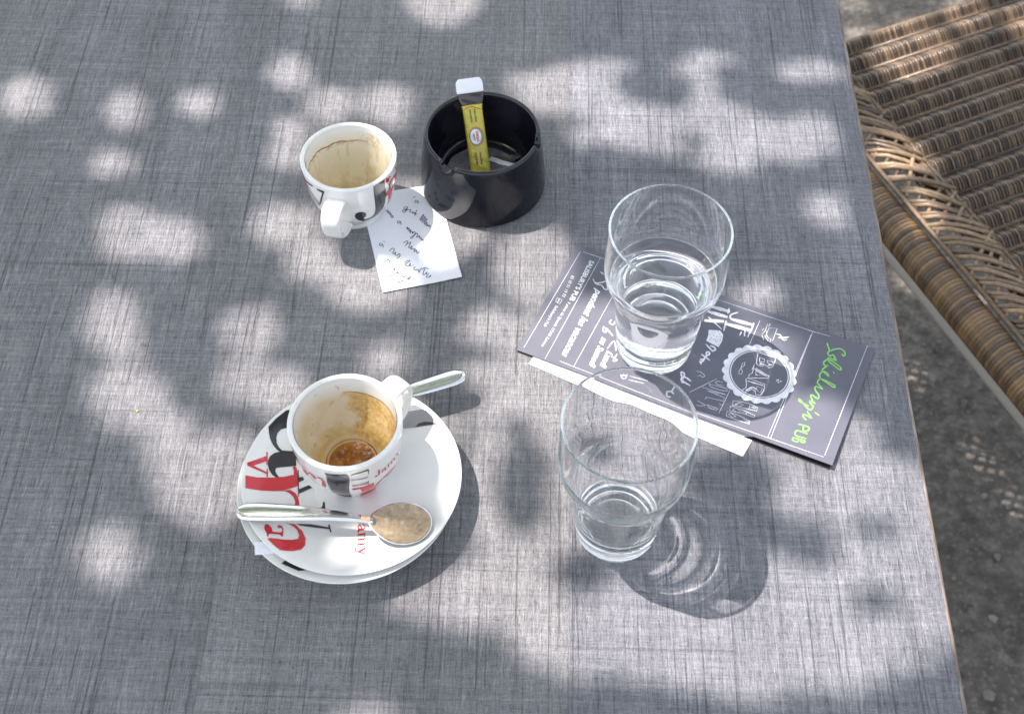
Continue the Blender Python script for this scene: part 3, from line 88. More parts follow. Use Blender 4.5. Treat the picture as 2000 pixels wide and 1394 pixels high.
# ------------------------------------------------------------------ helpers
def link_obj(name, me, mats, parent=None, smooth=False):
    for m in (mats if isinstance(mats, (list, tuple)) else [mats]):
        me.materials.append(m)
    if smooth:
        me.polygons.foreach_set('use_smooth', [True] * len(me.polygons))
    o = bpy.data.objects.new(name, me)
    COL.objects.link(o)
    if parent is not None:
        o.parent = parent
    return o


def mesh_obj(name, verts, faces, mats, parent=None, smooth=False):
    me = bpy.data.meshes.new(name)
    me.from_pydata([tuple(v) for v in verts], [], [tuple(f) for f in faces])
    me.update()
    return link_obj(name, me, mats, parent, smooth)


def thing(name, label, cat, loc=(0, 0, 0), rz=0.0, group=None):
    o = bpy.data.objects.new(name, None)
    o.empty_display_size = 0.02
    COL.objects.link(o)
    o.location = loc
    o.rotation_euler = (0, 0, rz)
    return tag(o, label, cat, group)


def tag(o, label=None, cat=None, group=None, kind=None):
    if label: o['label'] = label
    if cat: o['category'] = cat
    if group: o['group'] = group
    if kind: o['kind'] = kind
    return o


def lathe(prof, segs=96, close=False):
    """prof: list of (r, z); r == 0 gives a pole."""
    V, F, rings = [], [], []
    for r, z in prof:
        if r < 1e-7:
            rings.append([len(V)]); V.append((0, 0, z))
        else:
            rings.append(list(range(len(V), len(V) + segs)))
            for k in range(segs):
                a = 2 * math.pi * k / segs
                V.append((r * math.cos(a), r * math.sin(a), z))
    prs = list(zip(rings[:-1], rings[1:]))
    if close:
        prs.append((rings[-1], rings[0]))
    for A, B in prs:
        for k in range(segs):
            k2 = (k + 1) % segs
            if len(A) == 1 and len(B) == 1: continue
            if len(A) == 1: F.append((A[0], B[k2], B[k]))
            elif len(B) == 1: F.append((A[k], A[k2], B[0]))
            else: F.append((A[k], A[k2], B[k2], B[k]))
    return V, F


def smooth_prof(pts, n=6):
    """Catmull-Rom through a list of tuples (any dimension)."""
    P = [np.array(p, float) for p in pts]
    out = []
    for i in range(len(P) - 1):
        p0, p1, p2, p3 = P[max(i - 1, 0)], P[i], P[i + 1], P[min(i + 2, len(P) - 1)]
        for k in range(n):
            t = k / n
            out.append(0.5 * ((2 * p1) + (-p0 + p2) * t + (2 * p0 - 5 * p1 + 4 * p2 - p3) * t * t + (-p0 + 3 * p1 - 3 * p2 + p3) * t ** 3))
    out.append(P[-1])
    return [tuple(float(c) for c in p) for p in out]


def ribbon(poly, w, n=4, closed=False):
    """a flat pen stroke in 2D -> verts, faces"""
    pts = smooth_prof(poly, n) if len(poly) > 2 and n > 1 else [tuple(p) for p in poly]
    P = np.array(pts, float)
    if len(P) == 2:
        P = np.array([P[0], (P[0] + P[1]) / 2, P[1]])
    T = np.gradient(P, axis=0)
    L = np.hypot(T[:, 0], T[:, 1]); L[L < 1e-9] = 1
    T /= L[:, None]
    P[0] -= T[0] * w * .35; P[-1] += T[-1] * w * .35
    N = np.stack([-T[:, 1], T[:, 0]], 1)
    ww = np.full(len(P), w / 2); ww[0] *= .6; ww[-1] *= .6
    A, B = P + N * ww[:, None], P - N * ww[:, None]
    V = []
    for a, b in zip(A, B): V += [tuple(a), tuple(b)]
    F = [(2 * i, 2 * i + 1, 2 * i + 3, 2 * i + 2) for i in range(len(P) - 1)]
    return V, F


def in_poly(x, y, poly):
    c = False
    j = len(poly) - 1
    for i in range(len(poly)):
        xi, yi = poly[i]; xj, yj = poly[j]
        if (yi > y) != (yj > y) and x < (xj - xi) * (y - yi) / (yj - yi) + xi: c = not c
        j = i
    return c


def fill(poly, step=None, sm=0):
    if sm:
        q = smooth_prof(list(poly) + [poly[0]], sm)[:-1]
        poly = q
    P = [tuple(p) for p in poly]
    extra = []
    if step:
        xs = [p[0] for p in P]; ys = [p[1] for p in P]
        x = min(xs) + step / 2
        while x < max(xs):
            y = min(ys) + step / 2
            while y < max(ys):
                if in_poly(x, y, P): extra.append((x, y))
                y += step
            x += step
    r = delaunay_2d_cdt([Vector(p) for p in P + extra], [], [list(range(len(P)))], 1, 1e-5)
    return [tuple(v) for v in r[0]], [tuple(f) for f in r[2]]


class Pile:
    """collects 2D pieces, maps them to 3D, links ONE mesh"""
    def __init__(s): s.V, s.F = [], []
    def add(s, vf):
        o = len(s.V); s.V += vf[0]; s.F += [tuple(i + o for i in f) for f in vf[1]]
        return s
    def build(s, name, mat, parent, fn, smooth=False):
        return mesh_obj(name, [fn(*v) for v in s.V], s.F, mat, parent, smooth)


def text2d(body, p0, p1, height, shear=0.0, bold=0.0, fit=True, under=None):
    """flat letters running from p0 to p1 (2D) -> verts, faces"""
    cu = bpy.data.curves.new('txt', 'FONT')
    cu.body = body; cu.size = 1.0; cu.shear = shear; cu.offset = bold
    cu.resolution_u = 2
    ob = bpy.data.objects.new('txt', cu); COL.objects.link(ob)
    dg = bpy.context.evaluated_depsgraph_get()
    me = bpy.data.meshes.new_from_object(ob.evaluated_get(dg))
    V = [(v.co.x, v.co.y) for v in me.vertices]; F = [tuple(p.vertices) for p in me.polygons]
    bpy.data.objects.remove(ob); bpy.data.curves.remove(cu); bpy.data.meshes.remove(me)
    x0, x1 = min(v[0] for v in V), max(v[0] for v in V)
    p0, p1 = np.array(p0, float), np.array(p1, float)
    d = p1 - p0; L = np.hypot(*d); d /= L; n = np.array([-d[1], d[0]])
    sx = L / (x1 - x0); sy = height / 0.72
    return [tuple(p0 + d * (v[0] - x0) * sx + n * v[1] * sy) for v in V], F


def tube(path, rad, segs=6, caps=True):
    P = [Vector(p) for p in path]
    V, F = [], []
    nrm = None
    for i, p in enumerate(P):
        t = (P[min(i + 1, len(P) - 1)] - P[max(i - 1, 0)]).normalized()
        if nrm is None:
            nrm = t.orthogonal().normalized()
        nrm = (nrm - t * nrm.dot(t)).normalized()
        b = t.cross(nrm)
        r = rad[i] if isinstance(rad, (list, tuple)) else rad
        for k in range(segs):
            a = 2 * math.pi * k / segs
            V.append(p + (nrm * math.cos(a) + b * math.sin(a)) * r)
    for i in range(len(P) - 1):
        for k in range(segs):
            k2 = (k + 1) % segs
            F.append((i * segs + k, i * segs + k2, (i + 1) * segs + k2, (i + 1) * segs + k))
    if caps:
        F.append(tuple(range(segs))[::-1]); F.append(tuple((len(P) - 1) * segs + k for k in range(segs)))
    return V, F


def join(*vfs):
    V, F = [], []
    for v, f in vfs:
        o = len(V); V += list(v); F += [tuple(i + o for i in q) for q in f]
    return V, F


# ------------------------------------------------------------------ materials
class NT:
    def __init__(s, name):
        s.m = bpy.data.materials.new(name); s.m.use_nodes = True
        s.n, s.l = s.m.node_tree.nodes, s.m.node_tree.links
        s.b = s.n['Principled BSDF']; s.out = s.n['Material Output']
        s.tc = None
    def node(s, t, **kw):
        n = s.n.new(t)
        for k, v in kw.items(): setattr(n, k, v)
        return n
    def co(s, kind='Object'):
        if not s.tc: s.tc = s.node('ShaderNodeTexCoord')
        return s.tc.outputs[kind]
    def put(s, sock, v):
        if isinstance(v, bpy.types.NodeSocket): s.l.new(v, sock)
        else: sock.default_value = v
    def mapping(s, v, scale=(1, 1, 1), rot=(0, 0, 0), loc=(0, 0, 0)):
        n = s.node('ShaderNodeMapping')
        s.l.new(v, n.inputs[0]); n.inputs['Scale'].default_value = scale
        n.inputs['Rotation'].default_value = rot; n.inputs['Location'].default_value = loc
        return n.outputs[0]
    def noise(s, v, scale, detail=3, rough=.55, dist=0.0):
        n = s.node('ShaderNodeTexNoise')
        s.l.new(v, n.inputs['Vector']); n.inputs['Scale'].default_value = scale
        n.inputs['Detail'].default_value = detail; n.inputs['Roughness'].default_value = rough
        n.inputs['Distortion'].default_value = dist
        return n.outputs['Fac']
    def ramp(s, f, stops, interp='LINEAR'):
        n = s.node('ShaderNodeValToRGB'); n.color_ramp.interpolation = interp
        e = n.color_ramp.elements
        while len(e) < len(stops): e.new(0.5)
        for q, (p, c) in zip(e, stops):
            q.position = p
            q.color = (c, c, c, 1) if isinstance(c, (int, float)) else (*c, 1)
        s.l.new(f, n.inputs[0])
        return n.outputs[0]
    def math(s, op, a, b=0.0, clamp=False):
        n = s.node('ShaderNodeMath', operation=op); n.use_clamp = clamp
        s.put(n.inputs[0], a); s.put(n.inputs[1], b)
        return n.outputs[0]
    def mix(s, f, a, b, blend='MIX'):
        n = s.node('ShaderNodeMix', data_type='RGBA', blend_type=blend)
        s.put(n.inputs[0], f)
        for k, v in ((6, a), (7, b)):
            s.put(n.inputs[k], v if isinstance(v, bpy.types.NodeSocket) else (*v, 1) if len(v) == 3 else v)
        return n.outputs[2]
    def bump(s, h, strength=.3, dist=.001, normal=None):
        n = s.node('ShaderNodeBump'); n.inputs['Strength'].default_value = strength
        n.inputs['Distance'].default_value = dist
        s.l.new(h, n.inputs['Height'])
        if normal: s.l.new(normal, n.inputs['Normal'])
        return n.outputs[0]
    def set(s, **kw):
        for k, v in kw.items():
            k = k.replace('_', ' ')
            sock = s.b.inputs[k]
            if isinstance(v, tuple) and len(v) == 3 and sock.type == 'RGBA': v = (*v, 1)
            s.put(sock, v)
        return s


def simple(name, col, rough=.5, **kw):
    t = NT(name); t.set(Base_Color=col, Roughness=rough, **kw)
    return t.m


def wood_laminate():
    t = NT('grey_wood_laminate'); co = t.co()
    sep = t.node('ShaderNodeSeparateXYZ'); t.l.new(co, sep.inputs[0])
    wob = t.noise(co, 14, 2)
    wv = t.mapping(co, (1, 1, 1))
    # boards about 0.20 m wide, printed side by side
    bx = t.math('MULTIPLY', t.math('ADD', sep.outputs[0], 0.013), 1 / 0.2035)
    bid = t.math('FLOOR', bx)
    bfr = t.math('FRACT', bx)
    comb = t.node('ShaderNodeCombineXYZ'); t.l.new(sep.outputs[0], comb.inputs[0]); t.l.new(sep.outputs[1], comb.inputs[1]); t.l.new(t.math('MULTIPLY', bid, .37), comb.inputs[2])
    v = comb.outputs[0]
    fib = t.noise(t.mapping(v, (1, .10, 1)), 1250, 3, .7, .35)           # fine fibres along the board
    fib2 = t.noise(t.mapping(v, (1, .03, 1)), 420, 3, .6)
    crs = t.noise(t.mapping(v, (.12, 1, 1)), 1250, 3, .7, .35)            # saw marks across
    crs2 = t.noise(t.mapping(v, (.03, 1, 1)), 420, 2, .6)
    spk = t.noise(v, 1300, 3, .7)
    crack = t.ramp(t.noise(t.mapping(v, (1, .011, 1)), 640, 2, .55, .5), [(.315, 1), (.375, 0)])
    line = t.ramp(t.noise(t.mapping(v, (.012, 1, 1)), 210, 1, .5), [(.25, 1), (.31, 0)])
    area = t.ramp(t.noise(v, 9, 3, .6), [(.35, 0), (.65, 1)])
    warea = t.ramp(t.noise(v, 13, 2, .6), [(.3, .45), (.7, .8)])
    grain = t.math('ADD', t.math('MULTIPLY', fib, warea), t.math('MULTIPLY', crs, t.math('SUBTRACT', 1.0, warea)))
    grain = t.math('ADD', t.math('MULTIPLY', grain, .50), t.math('ADD', t.math('MULTIPLY', t.math('ADD', fib2, crs2), .13), t.math('MULTIPLY', spk, .24)))
    col = t.ramp(grain, [(.39, (.085, .088, .096)), (.455, (.205, .205, .217)), (.535, (.317, .311, .320)), (.61, (.485, .470, .470))])
    tint = t.ramp(t.noise(t.mapping(bid_vec(t, bid), (1, 1, 1)), 3.1, 0), [(.3, (.955, .97, 1.02)), (.7, (1.01, 1.01, 1.0))])
    col = t.mix(1.0, col, tint, 'MULTIPLY')
    mot = t.ramp(t.noise(t.mapping(v, (1, .3, 1)), 22, 3, .6), [(.3, .82), (.7, 1.12)])
    col = t.mix(1.0, col, mot, 'MULTIPLY')
    col = t.mix(t.math('MULTIPLY', crack, .5), col, (.065, .068, .078))
    col = t.mix(t.math('MULTIPLY', line, t.math('ADD', t.math('MULTIPLY', area, .32), .08)), col, (.06, .063, .072))
    pale = t.ramp(t.noise(t.mapping(v, (1, .016, 1)), 760, 2, .55, .4), [(.64, 0), (.70, 1)])
    col = t.mix(t.math('MULTIPLY', pale, .38), col, (.47, .47, .485))
    seam = t.ramp(t.math('ABSOLUTE', t.math('SUBTRACT', bfr, .5)), [(.487, 0), (.499, 1)])
    col = t.mix(t.math('MULTIPLY', seam, .12), col, (.09, .095, .115))
    h = t.math('ADD', t.math('ADD', t.math('MULTIPLY', fib, .9), t.math('MULTIPLY', crs, .7)), t.math('MULTIPLY', spk, .6))
    h = t.math('SUBTRACT', h, t.math('ADD', t.math('MULTIPLY', crack, .6), t.math('MULTIPLY', line, .35)))
    t.set(Base_Color=col, Roughness=.58, Specular_IOR_Level=.35, Normal=t.bump(h, 1.0, .0022))
    return t.m


def bid_vec(t, bid):
    c = t.node('ShaderNodeCombineXYZ'); t.l.new(bid, c.inputs[0])
    c.inputs[1].default_value = 4.7
    return c.outputs[0]


M = {}
M['wood'] = wood_laminate()
t = NT('worn_edge_band'); t.set(Base_Color=t.ramp(t.noise(t.mapping(t.co(), (1, .15, 1)), 260, 4), [(.35, (.10, .075, .055)), (.6, (.27, .215, .17)), (.75, (.38, .36, .34))]), Roughness=.6); M['edge'] = t.m
M['table_under'] = simple('table_underside', (.05, .05, .055), .6)
M['table_leg'] = simple('table_leg_metal', (.06, .06, .065), .4, Metallic=.8)
# glazed porcelain
t = NT('white_porcelain')
t.set(Base_Color=t.ramp(t.noise(t.co(), 60, 2), [(.3, (.755, .75, .715)), (.7, (.785, .78, .75))]), Roughness=.09, Coat_Weight=.35, Coat_Roughness=.03, Normal=t.bump(t.noise(t.co(), 90, 1), .03, .001)); M['china'] = t.m
M['red'] = simple('red_glaze_print', (.56, .022, .035), .12, Coat_Weight=.3)
M['black'] = simple('black_glaze_print', (.028, .026, .030), .12, Coat_Weight=.3)
M['grey'] = simple('grey_glaze_print_and_sheen', (.30, .29, .30), .14, Coat_Weight=.3)
t = NT('black_ashtray_glaze')
t.set(Base_Color=t.ramp(t.noise(t.co(), 40, 4), [(.35, (.006, .006, .009)), (.7, (.014, .014, .020))]), Roughness=t.ramp(t.noise(t.co(), 70, 4), [(.3, .06), (.7, .13)]), Normal=t.bump(t.noise(t.co(), 160, 3), .06, .001)); M['ash'] = t.m
t = NT('damp_ash_film')
fl = t.ramp(t.noise(t.co(), 900, 2, .6), [(.66, 0), (.72, 1)])
t.set(Base_Color=t.mix(fl, t.ramp(t.noise(t.co(), 120, 4), [(.3, (.11, .11, .135)), (.75, (.28, .27, .29))]), (.62, .60, .58)), Roughness=.3); M['ashfilm'] = t.m
t = NT('stainless_steel')
t.set(Base_Color=(.72, .72, .73), Metallic=1.0, Roughness=t.ramp(t.noise(t.mapping(t.co(), (.05, 1, 1)), 900, 2), [(.3, .13), (.7, .21)])); M['steel'] = t.m
t = NT('dried_coffee_foam')
t.set(Base_Color=t.ramp(t.noise(t.co(), 300, 5, .6), [(.28, (.22, .15, .085)), (.45, (.33, .25, .155)), (.60, (.39, .305, .20)), (.74, (.52, .45, .34))]), Roughness=.42, Normal=t.bump(t.noise(t.co(), 900, 3), .4, .0006)); M['foam'] = t.m
# glass / water
def glassy(name, ior, col=(1, 1, 1), rough=0.0):
    m = bpy.data.materials.new(name); m.use_nodes = True
    n, l = m.node_tree.nodes, m.node_tree.links
    n.remove(n['Principled BSDF'])
    g = n.new('ShaderNodeBsdfGlass'); g.inputs['Color'].default_value = (*col, 1)
    g.inputs['IOR'].default_value = ior; g.inputs['Roughness'].default_value = rough
    l.new(g.outputs[0], n['Material Output'].inputs[0])
    return m
M['glass'] = glassy('clear_glass', 1.5, (.996, .999, .998))
M['water_top'] = glassy('water_surface', 1.333)
M['water_side'] = glassy('water_against_glass', 1.333 / 1.5)
M['enamel'] = simple('white_glass_enamel', (.86, .83, .84), .5)
# papers
t = NT('white_paper'); t.set(Base_Color=t.ramp(t.noise(t.co(), 700, 3), [(.3, (.80, .80, .83)), (.7, (.85, .85, .87))]), Roughness=.8, Normal=t.bump(t.noise(t.co(), 45, 2), .12, .002)); M['paper'] = t.m
M['ink'] = simple('blue_black_ink', (.022, .02, .10), .6)
M['blackink'] = simple('black_ink', (.03, .03, .03), .6)
t = NT('slate_leaflet_paper'); t.set(Base_Color=t.ramp(t.noise(t.co(), 38, 4, .6), [(.3, (.060, .062, .090)), (.7, (.078, .080, .110))]), Roughness=.61, Specular_IOR_Level=1.0, Normal=t.bump(t.noise(t.co(), 28, 2), .05, .003)); M['slate'] = t.m
M['dark_card'] = simple('dark_leaflet_inside', (.022, .022, .026), .5)
t = NT('chalk_print'); t.set(Base_Color=t.ramp(t.noise(t.co(), 1600, 2), [(.35, (.50, .50, .56)), (.6, (.80, .80, .84))]), Roughness=.4); M['chalk'] = t.m
t = NT('chalk_hatch'); t.set(Base_Color=t.ramp(t.noise(t.mapping(t.co(), (1, 1, 1)), 2400, 1), [(.38, (.28, .28, .33)), (.55, (.75, .75, .80))]), Roughness=.4); M['hatch'] = t.m
t = NT('chalk_cap'); t.set(Base_Color=t.ramp(t.noise(t.co(), 160, 4), [(.3, (.56, .56, .60)), (.7, (.78, .78, .82))]), Roughness=.4); M['cap'] = t.m
M['green'] = simple('green_print', (.22, .58, .12), .4)
t = NT('gold_wrapper')
t.set(Base_Color=t.ramp(t.noise(t.mapping(t.co(), (1, .25, 1)), 160, 3), [(.3, (.50, .42, .03)), (.7, (.62, .54, .075))]), Roughness=.36, Coat_Weight=.25, Normal=t.bump(t.noise(t.mapping(t.co(), (1, .5, 1)), 190, 3), .22, .002)); M['gold'] = t.m
M['goldline'] = simple('red_gold_line', (.42, .10, .02), .4)
M['yellowline'] = simple('yellow_line', (.75, .55, .04), .4)
M['film'] = simple('dark_wrapper_film', (.05, .040, .040), .22, Coat_Weight=.4)
M['clearfilm'] = simple('smoky_clear_film', (.10, .095, .09), .15, Coat_Weight=.5)
M['wpaper'] = simple('white_wrapper_paper', (.86, .86, .90), .6)


def rattan(name, dark, lite):
    t = NT(name)
    oi = t.node('ShaderNodeObjectInfo')
    c = t.ramp(oi.outputs['Random'], [(0.0, dark), (.45, tuple((a + b) / 2 for a, b in zip(dark, lite))), (1.0, lite)])
    c = t.mix(1.0, c, t.ramp(t.noise(t.mapping(t.co(), (40, 40, 40)), 6, 3), [(.3, .62), (.7, 1.25)]), 'MULTIPLY')
    t.set(Base_Color=c, Roughness=.36, Coat_Weight=.15, Normal=t.bump(t.noise(t.mapping(t.co(), (30, 400, 400)), 3, 2), .15, .001))
    return t.m
M['rattan'] = rattan('brown_rattan_strand', (.035, .025, .019), (.20, .135, .082))
M['rattan_lite'] = rattan('tan_rattan_strand', (.07, .047, .03), (.34, .235, .14))
M['rattan_roll'] = rattan('rattan_wrap', (.05, .035, .026), (.25, .155, .07))
M['beige_bar'] = simple('beige_metal_bar', (.36, .34, .30), .45)
t = NT('asphalt_ground')
gv = t.noise(t.co(), 55, 5, .7)
vo = t.node('ShaderNodeTexVoronoi'); vo.inputs['Scale'].default_value = 95; t.l.new(t.co(), vo.inputs['Vector'])
c = t.ramp(gv, [(.3, (.050, .044, .037)), (.5, (.10, .089, .075)), (.72, (.20, .182, .155))])
c = t.mix(t.ramp(vo.outputs['Distance'], [(.12, .55), (.3, 0)]), c, (.20, .185, .165))
t.set(Base_Color=c, Roughness=.9, Normal=t.bump(t.math('SUBTRACT', gv, vo.outputs['Distance']), .9, .006)); M['ground'] = t.m
t = NT('tree_leaf')
oi = t.noise(t.co(), 7, 3)
c = t.ramp(oi, [(.3, (.05, .10, .025)), (.7, (.11, .16, .04))])
tr = t.node('ShaderNodeBsdfTranslucent'); t.l.new(t.mix(1.0, c, (1.3, 1.5, .6), 'MULTIPLY'), tr.inputs[0])
t.set(Base_Color=c, Roughness=.5)
ms = t.node('ShaderNodeMixShader'); ms.inputs[0].default_value = .38
t.l.new(t.b.outputs[0], ms.inputs[1]); t.l.new(tr.outputs[0], ms.inputs[2]); t.l.new(ms.outputs[0], t.out.inputs[0]); M['leaf'] = t.m
t = NT('bark'); t.set(Base_Color=t.ramp(t.noise(t.mapping(t.co(), (1, 1, .2)), 40, 4), [(.3, (.05, .04, .03)), (.7, (.16, .13, .10))]), Roughness=.9, Normal=t.bump(t.noise(t.mapping(t.co(), (1, 1, .2)), 60, 3), .6, .01)); M['bark'] = t.m
M['crumb'] = simple('dry_crumb', (.40, .26, .10), .8)

# ------------------------------------------------------------------ ground
g = 30.0
n = 24
V = [(-g + 2 * g * i / n, -g + 2 * g * j / n, -0.74) for j in range(n + 1) for i in range(n + 1)]
F = [(j * (n + 1) + i, j * (n + 1) + i + 1, (j + 1) * (n + 1) + i + 1, (j + 1) * (n + 1) + i) for j in range(n) for i in range(n)]
gr = mesh_obj('ground', V, F, M['ground'])
tag(gr, 'dark asphalt ground below the table, spotted with sunlight', None, None, 'structure')
# loose stones on it, where it shows beside the table
V, F = [], []
rr = random.Random(3)
for k in range(420):
    x, y = rr.uniform(.22, .80), rr.uniform(.15, 1.6)
    s = rr.choice([.003, .004, .005, .007]) * rr.uniform(.7, 1.3)
    o = len(V); a0 = rr.uniform(0, 6)
    for i in range(5):
        a = a0 + i * 1.2566; q = s * rr.uniform(.7, 1.2)
        V.append((x + q * math.cos(a), y + q * math.sin(a), -.7405))
    for i in range(5):
        a = a0 + .4 + i * 1.2566; q = s * rr.uniform(.4, .7)
        V.append((x + q * math.cos(a), y + q * math.sin(a), -.74 + s * rr.uniform(.4, .8)))
    for i in range(5):
        F.append((o + i, o + (i + 1) % 5, o + 5 + (i + 1) % 5, o + 5 + i))
    F.append(tuple(o + 5 + i for i in range(5)))
t = NT('loose_stone'); t.set(Base_Color=t.ramp(t.noise(t.co(), 25, 2), [(.35, (.06, .055, .05)), (.7, (.24, .22, .20))]), Roughness=.9)
tag(mesh_obj('gravel', V, F, t.m), 'loose grit scattered on the asphalt beside the table', 'gravel', None, 'stuff')

# ------------------------------------------------------------------ table
TW, TD, TH = .71, .735, .024
tab = thing('table', 'grey wood-grain cafe table under the cups and glasses', 'table', (.25549, .6175, 0), R(-1.21))
# local origin: middle of the right edge; the top runs to x = -TW
r = .0025
xs = (-TW, 0); y0, y1 = -TD * .585, TD * .415
nx, ny = 2, 2
V = [(-TW, y0, 0), (-r, y0, 0), (-r, y1, 0), (-TW, y1, 0), (-TW, y0, -TH), (-r, y0, -TH), (-r, y1, -TH), (-TW, y1, -TH)]
F = [(0, 1, 2, 3), (7, 6, 5, 4), (0, 4, 5, 1), (1, 5, 6, 2), (2, 6, 7, 3), (3, 7, 4, 0)]
mesh_obj('tabletop', V, F, M['wood'], tab)
# rounded worn edge band round the rim
prof = [(0, 0), (.0009, -.0002), (.0018, -.0009), (.0024, -.0020), (.0025, -.0035), (.0025, -TH + .003), (.0012, -TH), (0, -TH)]
V, F = [], []
cor = [(-r, y0, 1, -1), (-r, y1, 1, 1), (-TW, y1, -1, 1), (-TW, y0, -1, -1)]
for cx, cy, sx, sy in cor:
    for d, z in prof: V.append((cx + sx * d, cy + sy * d, z))
k = len(prof)
for i in range(4):
    j = (i + 1) % 4
    for a in range(k - 1): F.append((i * k + a, j * k + a, j * k + a + 1, i * k + a + 1))
mesh_obj('edge_band', V, F, M['edge'], tab, False)
V, F = lathe([(0, -TH), (.05, -TH), (.05, -TH - .01), (.03, -TH - .02), (.03, -.68), (.05, -.70), (.20, -.715), (.21, -.735), (.21, -.74), (0, -.74)], 32)
o = mesh_obj('pedestal', V, F, M['table_leg'], tab, True); o.location = (-TW / 2, (y0 + y1) / 2, 0)

# ------------------------------------------------------------------ cups and saucers
ZB = .004
SAU = [(0, .0055), (.020, .0055), (.0245, .0058), (.032, .0078), (.042, .0112), (.052, .0150), (.060, .0178), (.0640, .0188)]
CUPR = [(.0190, 0), (.0197, .002), (.0200, .005), (.0218, .008), (.0243, .012), (.0272, .018), (.0296, .026), (.0311, .035), (.0320, .044), (.0323, .052)]
_sp, _cp = smooth_prof(SAU, 5), smooth_prof(CUPR, 4)
SA_R = np.array([a for a, b in _sp]); SA_Z = np.array([b for a, b in _sp])
CU_Z = np.array([b for a, b in _cp]); CU_R = np.array([a for a, b in _cp])


def sau_z(r): return float(np.interp(r, SA_R, SA_Z))


def make_saucer(label, loc, rz):
    s = thing('saucer', label, 'saucer', loc, rz, 'stacked coffee saucers')
    top = smooth_prof(SAU, 5)
    prof = [(0, .0032), (.026, .0032), (.0275, 0), (.0300, 0), (.0312, .0030), (.044, .0080), (.054, .0128), (.0620, .0163), (.0640, .0176), (.0645, .0184)]
    prof = [(a, b) for a, b in prof] + [(.0643, .0188)] + top[::-1]
    V, F = lathe(prof, 128)
    mesh_obj('dish', V, F, M['china'], s, True)
    return s


def saucer_print(s, dic):
    for colr, polys in dic.items():
        for q in polys:
          p = Pile().add(fill([(a, b) for a, b in q], 2.2))
          p.build(colr + '_print', M[colr], s, lambda x, y: (x / 1000, y / 1000, sau_z(math.hypot(x, y) / 1000) + .00022), True)


# small serif letters: strokes (points, width) in a 1-em box
SERIF = {
    'J': (.52, [([(.36, .98), (.36, .22), (.30, .04), (.16, .0), (.06, .08)], .15), ([(.18, .98), (.54, .98)], .05), ([(.06, .14), (.12, .14)], .13)]),
    'a': (.52, [([(.38, .50), (.38, .12), (.42, .02), (.52, .05)], .13), ([(.10, .50), (.18, .62), (.30, .63), (.38, .50)], .06), ([(.38, .36), (.22, .32), (.10, .22), (.08, .10), (.18, .0), (.30, .06), (.38, .16)], .09), ([(.09, .50), (.13, .50)], .11)]),
    'm': (.98, [([(.18, .62), (.18, .02)], .13), ([(.50, .55), (.50, .02)], .13), ([(.83, .55), (.83, .02)], .13), ([(.20, .48), (.30, .62), (.42, .63), (.50, .54)], .07), ([(.52, .48), (.62, .62), (.75, .63), (.83, .54)], .07), ([(.06, .02), (.30, .02)], .05), ([(.40, .02), (.62, .02)], .05), ([(.72, .02), (.95, .02)], .05), ([(.06, .61), (.18, .61)], .05)]),
    'y': (.60, [([(.14, .62), (.34, .06)], .13), ([(.52, .62), (.34, .06), (.24, -.22), (.10, -.26)], .06), ([(.02, .62), (.26, .62)], .05), ([(.42, .62), (.62, .62)], .05), ([(.09, -.20), (.13, -.22)], .11)]),
}


def serif_text(word, p0, p1, height, n=2):
    """word set in heavy serif strokes from p0 to p1"""
    tot = sum(SERIF[c][0] for c in word)
    p0, p1 = np.array(p0, float), np.array(p1, float)
    d = p1 - p0; L = np.hypot(*d); d /= L; nn = np.array([-d[1], d[0]])
    sx = L / tot; x = 0.0; pl = Pile()
    for c in word:
        w, st = SERIF[c]
        for pts, wd in st:
            v, f = ribbon([(a + x, b) for a, b in pts], wd, 3)
            pl.add(([tuple(p0 + d * a * sx + nn * b * height) for a, b in v], f))
        x += w
    return pl.V, pl.F


def make_cup(label, loc, handle_deg, sc):
    s = thing('espresso_cup', label, 'cup', loc, 0, 'espresso cups')
    out = smooth_prof(CUPR, 4)
    inn = [(.0310, .0528), (.0298, .0527), (.0292, .0518), (.0286, .044), (.0277, .035), (.0262, .026), (.0235, .018), (.0198, .0122), (.0160, .0088), (.008, .0080), (0, .0078)]
    inn = smooth_prof(inn, 4)
    inn[-1] = (0, .0078)
    prof = [(0, .0025), (.0165, .0025), (.0175, 0)] + out + [(.0321, .0526)] + inn
    prof = [(a * sc, b) for a, b in prof]
    V, F = lathe(prof, 112)
    mesh_obj('body', V, F, M['china'], s, True)
    # ear-shaped strap handle
    path = smooth_prof([(.0305, .0415), (.0365, .0432), (.0425, .0425), (.0462, .0380), (.0468, .0310), (.0445, .0235), (.0395, .0175), (.0330, .0145), (.0262, .0142)], 4)
    V, F = [], []
    N = len(path); ns = 16
    for i, (pr, pz) in enumerate(path):
        a = np.array(path[max(i - 1, 0)]); b = np.array(path[min(i + 1, N - 1)])
        tx, tz = (b - a) / np.hypot(*(b - a))
        nx_, nz_ = -tz, tx
        w = .0062 + .0012 * abs(i / (N - 1) - .5) * 2; th = .0021
        for k in range(ns):
            q = 2 * math.pi * k / ns
            cw = math.copysign(abs(math.cos(q)) ** .55, math.cos(q)) * w
            ct = math.copysign(abs(math.sin(q)) ** .7, math.sin(q)) * th
            V.append((pr * sc + nx_ * ct, cw, pz + nz_ * ct))
    for i in range(N - 1):
        for k in range(ns):
            F.append((i * ns + k, i * ns + (k + 1) % ns, (i + 1) * ns + (k + 1) % ns, (i + 1) * ns + k))
    h = mesh_obj('handle', V, F, M['china'], s, True)
    h.rotation_euler = (0, 0, R(handle_deg))
    return s


